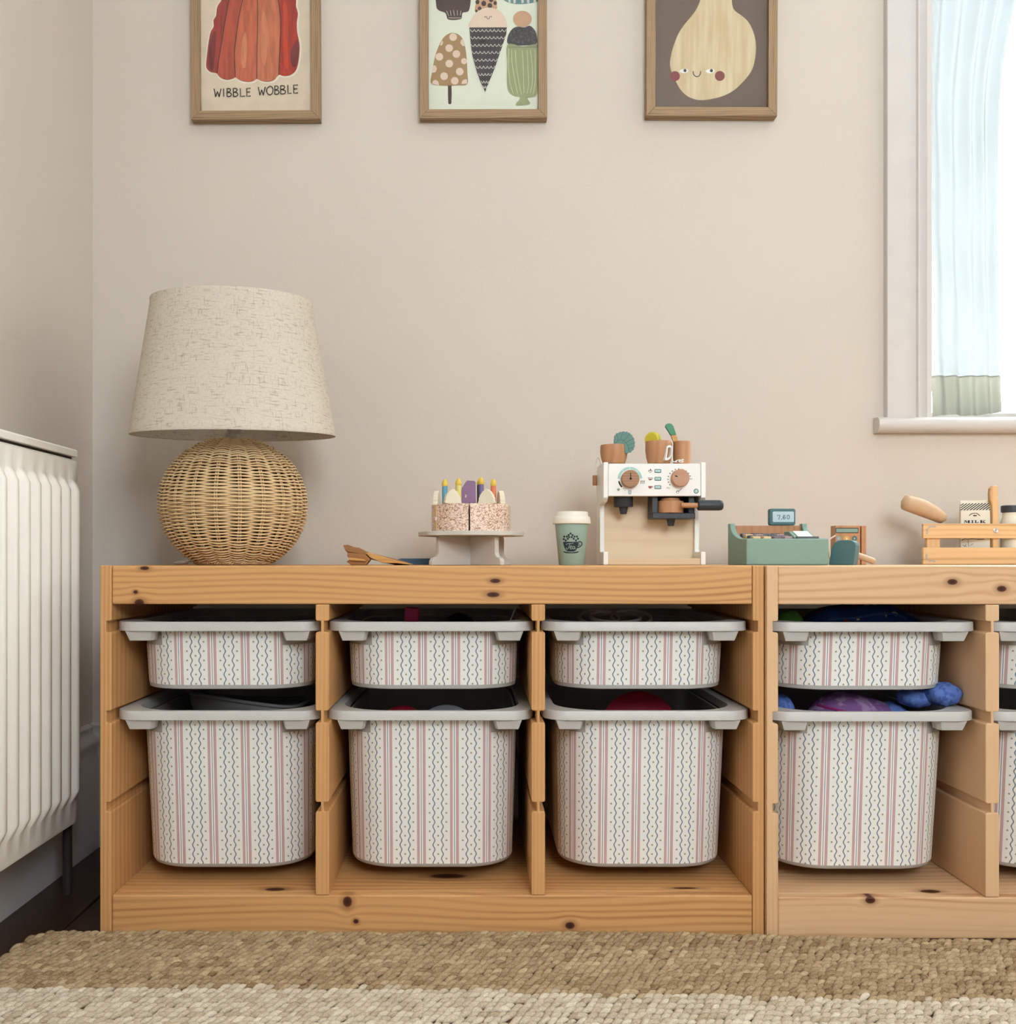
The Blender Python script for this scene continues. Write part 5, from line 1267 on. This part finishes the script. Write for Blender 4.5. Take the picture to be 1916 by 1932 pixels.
def serif(ch, x, w_, y0_=610, h_=40):
    def R_(a, b, c, d): fm.poly([zM(x + a*w_, y0_ + b*h_), zM(x + c*w_, y0_ + b*h_), zM(x + c*w_, y0_ + d*h_), zM(x + a*w_, y0_ + d*h_)], 0)
    def Pg(*p): fm.poly([zM(x + a*w_, y0_ + b*h_) for a, b in p], 0)
    if ch in 'ILK':
        R_(.12, 0, .40 if ch != 'I' else .62, 1) if ch != 'I' else R_(.3, 0, .7, 1)
        R_(0, 0, .55 if ch != 'I' else 1, .1); R_(0, .9, .55 if ch != 'I' else 1, 1)
    if ch == 'L': R_(.4, .9, .95, 1); Pg((.8, .55), (.98, .55), (.98, 1), (.8, .92))
    if ch == 'K': Pg((.4, .55), (.82, .06), (.94, .06), (.52, .58)); Pg((.48, .5), (.64, .38), (1, 1), (.72, 1)); R_(.66, 0, 1.02, .09); R_(.62, .91, 1.05, 1)
    if ch == 'M': R_(.08, 0, .16, 1); R_(.66, 0, .9, 1); Pg((.08, 0), (.3, 0), (.56, .8), (.46, 1)); Pg((.46, 1), (.44, .8), (.66, 0), (.76, 0)); R_(0, 0, .2, .09); R_(0, .91, .26, 1); R_(.58, .91, 1, 1); R_(.72, 0, 1, .09)
serif('M', 1220, 78); serif('I', 1310, 34); serif('L', 1356, 48); serif('K', 1420, 72)
fm.stroke([zM(*p) for p in cr([(1285, 545), (1310, 522), (1340, 512), (1365, 512)], 4)], 1.3, 0); fm.stroke([zM(*p) for p in cr([(1368, 510), (1395, 522), (1422, 548)], 4)], 1.3, 0)
fm.poly([zM(*p) for p in ((1332, 540), (1350, 534), (1375, 538), (1392, 542), (1380, 548), (1372, 556), (1360, 550), (1345, 556))], 0)
fm.stroke([zM(*p) for p in cr([(1190, 895), (1225, 872), (1270, 876), (1330, 872), (1410, 880), (1480, 876)], 4)], 1.2, 0)
for s_ in ([(1200, 960), (1235, 975), (1255, 985)], [(1272, 890), (1276, 940), (1282, 985)], [(1300, 970), (1320, 950), (1340, 940)], [(1220, 985), (1250, 950)]): fm.stroke([zM(*p) for p in s_], 0.9, 1)
fm.build('label_print', [INK, PGREY], mb_)
milk.rotation_euler = (0, 0, -0.32)
# baguette-shaped stick
yb_ = CYF + 0.028
def BZ(x, y): return Vector((wx(1660 + x/7.484, yb_), yb_, wz(900 + y/7.484, yb_)))
c0, c1_ = BZ(300, 345), BZ(925, 610)
g = G(); path, rad_ = [], []
for i in range(17):
    t = i/16; p = c0.lerp(c1_, t); p.z += 0.004*math.sin(math.pi*t); path.append(p)
    r = 0.0130 + 0.0026*math.sin(math.pi*min(1, t*1.1)) - 0.0030*t*t; e = min(t, 1 - t)
    rad_.append(max(0.002, r*min(1.0, math.sqrt(1 - (1 - min(1, e/0.09))**2))))
g.tube(path, rad_, 20)
tag(g.build('wooden_baguette', BREAD, loc=tuple(c1_), smooth=60), 'smooth pale wooden baguette leaning over the left end of the crate', 'toy')
# round bun behind the slats
bun = G(); bun.blob((wx(1793, yb_), yb_ - 0.004, T + 0.0128), 0.0185, 0.011, 0.0115, 20, 12)
tag(bun.build('wooden_bun', BREAD, loc=(wx(1793, yb_), yb_ - 0.004, T + 0.001), smooth=60), 'oval wooden bun lying low inside the crate left of the milk', 'toy')
# milk bottle / jar
YJ = CYF + 0.027; xj = wx(1908, YJ); jar = thing('toy_jar', 'white toy bottle with a black lid in the crate, at the picture edge', 'bottle', (xj, YJ, T + 0.001))
zj = lambda y: wz(900 + y/7.484, YJ)
G().lathe([(0.0175, T + 0.0012), (0.0182, T + 0.003), (0.0182, zj(680)), (0.0178, zj(640)), (0.0150, zj(560)), (0.0146, zj(503))], (xj, YJ, 0), 36).build('jar_body', CARD, jar, smooth=40)
G().lathe([(0.0150, zj(502)), (0.0172, zj(495)), (0.0175, zj(440)), (0.0170, zj(408)), (0.0158, zj(402)), (0, zj(402))], (xj, YJ, 0), 36).build('lid', BLK, jar, smooth=40)

# ================================================================== THINGS IN THE BINS
def inbin(i, deep): 
    o = bins[i][1 if deep else 0]['_o']; return o
MAG = plain('magenta_plastic', (214, 40, 120), 0.4, 0.4); CLR = plain('clear_grey_plastic', (176, 170, 170), 0.2, 0.5); DKR = plain('crimson_plastic', (148, 20, 48), 0.35, 0.45)
NVY = plain('navy_plastic', (40, 42, 66), 0.4, 0.4); SLATE = plain('slate_plastic', (104, 108, 112), 0.4, 0.4)
yc = 1.56
g = G(); g.box(wx(759, yc), wx(786, yc), yc, yc + 0.02, 0.345, wz(1146, yc)); g.rot(0.08, 'Y', (wx(772, yc), yc, 0.40))
tag(g.build('toy_block', MAG, loc=(wx(772, yc), yc, 0.345), bevel=0.002), 'magenta plastic block in the middle shallow bin', 'toy')
yc = 1.60; g = G(); g.blob((wx(855, yc), yc, 0.392), 0.05, 0.04, 0.048, 24, 14, fn=lambda d: 1 + 0.12*math.sin(5*d.x + 3*d.y)); 
tag(g.build('toy_figure', NVY, loc=(wx(855, yc), yc, 0.345), smooth=60), 'dark navy rounded toy beside the magenta block', 'toy')
g = G(); yc = 1.52; g.tube([(wx(962, yc), yc, wz(1172, yc)), (wx(972, yc), yc, wz(1148, yc))], 0.0016, 8); g.tube([(wx(962, yc), yc, wz(1172, yc)), (wx(955, yc), yc, 0.35)], 0.0016, 8)
tag(g.build('toy_stick', CLR, loc=(wx(962, yc), yc, 0.35), smooth=60), 'thin pale stick poking up in the middle shallow bin', 'toy')
# clear rings
yc = 1.54; rg = thing('plastic_rings', 'pale clear plastic rings lying in the bin under the coffee machine', 'toy', (wx(1165, yc), yc, 0.36))
for px, py, r, a in ((1130, 1166, 0.030, 0.5), (1160, 1164, 0.038, 0.3), (1190, 1166, 0.030, 0.55)):
    pts = [(wx(px, yc) + r*math.cos(t), yc + r*math.sin(t), wz(py, yc) + r*a*math.sin(t)*0.6) for t in [2*math.pi*i/40 for i in range(40)]]
    G().tube(pts, 0.0035, 8, closed=True).build('ring', CLR, rg, smooth=60)
# crimson disc
yc = 1.56; xd, zd_ = wx(1206, yc), wz(1303, yc) - 0.062
g = G(); g.lathe([(0.058, -0.004), (0.061, -0.002), (0.061, 0.002), (0.058, 0.004), (0.052, 0.0025), (0, 0.0025)], (0, 0, 0), 56, ax='y'); g.rot(math.radians(-16), 'X', (0, 0, 0)); g.v = [(x + xd, y + yc, z + zd_) for x, y, z in g.v]
tag(g.build('toy_plate', DKR, loc=(xd, yc, zd_ - 0.06), smooth=50), 'dark red round plastic plate standing in the third deep bin', 'plate')
yc = 1.53; xd, zd_ = wx(842, yc), wz(1326, yc) - 0.052
g = G(); g.lathe([(0.049, -0.003), (0.0505, 0), (0.049, 0.003), (0.045, 0.001), (0, 0.001)], (0, 0, 0), 56, ax='y'); g.rot(math.radians(-20), 'X', (0, 0, 0)); g.v = [(x + xd, y + yc, z + zd_) for x, y, z in g.v]
tag(g.build('toy_plate', SLATE, loc=(xd, yc, zd_ - 0.05), smooth=50), 'grey round plate edge showing in the middle deep bin', 'plate')
g = G(); g.blob((wx(758, yc), yc + 0.01, wz(1333, yc) - 0.03), 0.036, 0.03, 0.03, 24, 12)
tag(g.build('toy_ball', DKR, loc=(wx(758, yc), yc + 0.01, wz(1333, yc) - 0.06), smooth=60), 'dark red rounded toy low in the middle deep bin', 'toy')
# open basket in the first deep bin
yc = 1.55; bk_ = thing('plastic_basket', 'dark grey basket rim slanting in the deep bin by the radiator', 'basket', (wx(480, yc), yc, 0.2))
BSK = plain('charcoal_basket', (92, 92, 92), 0.5, 0.3)
def bpt(px, py, y): return (wx(px, y), y, wz(py, y))
q = [bpt(372, 1310, 1.56), bpt(470, 1326, 1.50), bpt(545, 1334, 1.505), bpt(572, 1328, 1.54), bpt(578, 1318, 1.62), bpt(480, 1318, 1.66), bpt(372, 1310, 1.62)]
path = cr(q, 6, True)
g = G(); n = len(path)
for k_, (dz, off) in enumerate(((0, 0), (-0.012, 0), (-0.09, 0.03))):
    cxm = sum(p[0] for p in path)/n; cym = sum(p[1] for p in path)/n
    for p in path: g.v.append((p[0] + (cxm - p[0])*off*8, p[1] + (cym - p[1])*off*8, p[2] + dz))
for k_ in range(2):
    for i in range(n): j = (i + 1) % n; g.f.append((k_*n + i, k_*n + j, (k_ + 1)*n + j, (k_ + 1)*n + i)); g.mi.append(0)
bo = g.build('basket_wall', BSK, bk_, smooth=50); md = bo.modifiers.new('thick', 'SOLIDIFY'); md.thickness = 0.002
G().tube(path, 0.003, 8, closed=True).build('basket_rim', BSK, bk_, smooth=60)
# blue pouch, green ball
def cloth(name, c, c2, scale):
    s = M(name, lin(*c), 0.85, 0.15); x, y, z = s.co(); n = s.noise(s.vec(x, y, z), scale, 2); s.color(s.mix(n.step(0.5, 0.62), lin(*c), lin(*c2))); s.bump(s.noise(s.vec(x, y, z), 900, 2), 0.0004, 0.5); return s.m
def spotted(name, c):
    s = M(name, lin(*c), 0.8, 0.2); x, y, z = s.co(); v = s.vec(x, y, z)
    n1, n2 = s.noise(v, 38, 2), s.noise(s.vec(x + 3, y, z), 34, 2)
    col = s.mix(s.noise(v, 20, 2).step(0.4, 0.6), lin(*c), tuple(q*0.6 for q in lin(*c)))
    col = s.mix(n1.step(0.66, 0.68), col, lin(150, 46, 50)); col = s.mix(n2.step(0.68, 0.70), col, lin(190, 196, 204)); s.color(col); return s.m
BLU = spotted('blue_printed_fabric', (44, 84, 168)); ZIP = plain('steel_blue_zip', (60, 100, 168), 0.4, 0.4)
yc = 1.545
pch = thing('zipped_pouch', 'royal blue zipped fabric pouch filling the paler frame\'s shallow bin', 'pouch', (wx(1640, yc), yc, 0.345))
xc, zc_ = wx(1637, yc), 0.405
g = G(); g.blob((xc, yc + 0.03, zc_), 0.100, 0.06, 0.056, 32, 18, fn=lambda d: 1 + 0.05*math.sin(7*d.x) + 0.06*math.sin(9*d.y + 3*d.x)); pb = g.build('pouch_body', BLU, pch, smooth=80)
def on_blue(dx, dz):
    d = Vector((dx, -math.sqrt(max(0.01, 1 - dx*dx - dz*dz)), dz)); kf = 1 + 0.05*math.sin(7*d.x) + 0.06*math.sin(9*d.y + 3*d.x)
    return (xc + d.x*0.100*kf, yc + 0.03 + d.y*0.06*kf, zc_ + d.z*0.056*kf)
G().tube([on_blue(-0.6 + 0.1*i, 0.70 - 0.004*(i - 6)**2) for i in range(13)], 0.0018, 8).build('zip', ZIP, pch, smooth=60)
GRB = plain('green_felt', (104, 168, 84), 0.9, 0.1)
yc = 1.53; g = G(); g.blob((wx(1490, yc), yc, wz(1152, yc) - 0.024), 0.022, 0.024, 0.024, 20, 12, fn=lambda d: 1 + 0.04*math.sin(6*d.x))
tag(g.build('felt_ball', GRB, loc=(wx(1490, yc), yc, 0.36), smooth=60), 'green felt ball beside the blue pouch', 'ball')
# blue plush and purple pouch in the deep bin
PLU = cloth('blue_plush', (96, 122, 190), (74, 98, 166), 120); PRP = cloth('purple_printed_fabric', (126, 88, 142), (164, 132, 172), 60)
yc = 1.50
pl_ = thing('plush_toy', 'light blue plush toy bulging from the deep bin at the right', 'plush toy', (wx(1750, yc), yc, 0.2))
f_ = lambda d: 1 + 0.05*math.sin(8*d.x + 5*d.z) + 0.04*math.sin(9*d.y)
g = G(); g.blob((wx(1778, 1.48), 1.482, 0.3308), 0.0250, 0.028, 0.0172, 24, 14, fn=f_); g.build('plush_head', PLU, pl_, smooth=80)
g = G(); g.blob((0.622, 1.53, wz(1326, 1.53) - 0.030), 0.040, 0.03, 0.032, 24, 14, fn=f_); g.build('plush_body', PLU, pl_, smooth=80)
g = G(); g.blob((0.657, 1.505, 0.3225), 0.026, 0.026, 0.0150, 24, 14, fn=f_); g.build('plush_arm', PLU, pl_, smooth=80)
g = G(); g.blob((wx(1484, yc), yc + 0.03, wz(1314, yc) - 0.030), 0.018, 0.035, 0.03, 24, 14, fn=f_)
tag(g.build('plush_toy', PLU, loc=(wx(1475, yc), yc + 0.03, 0.24), smooth=80), 'light blue plush lump at the left of the deep bin', 'plush toy')
yc = 1.53; pp_ = thing('zipped_pouch', 'purple patterned zipped pouch in the deep bin beside the plush', 'pouch', (wx(1600, yc), yc, 0.2))
g = G(); xa = wx(1600, yc); g.blob((xa, yc, wz(1306, yc) - 0.05), 0.072, 0.05, 0.050, 28, 16, fn=lambda d: 1 + 0.10*max(0, -abs(d.x - 0.1) + 0.4) - 0.05*math.sin(5*d.x)); g.build('pouch_body', PRP, pp_, smooth=80)
PKZ = plain('pink_zip', (150, 44, 110), 0.5)
cz_ = wz(1306, yc) - 0.05
def on_pouch(dx, dz):
    d = Vector((dx, -math.sqrt(max(0.01, 1 - dx*dx - dz*dz)), dz)); kf = 1 + 0.10*max(0, -abs(d.x - 0.1) + 0.4) - 0.05*math.sin(5*d.x)
    return (xa + d.x*0.072*kf, yc + d.y*0.05*kf, cz_ + d.z*0.050*kf)
G().tube([on_pouch(-0.72 + 0.1*i, 0.66 - 0.035*i) for i in range(11)], 0.0022, 8).build('zip', PKZ, pp_, smooth=60)
for o in bpy.data.objects:
    if '_o' in o: del o['_o']
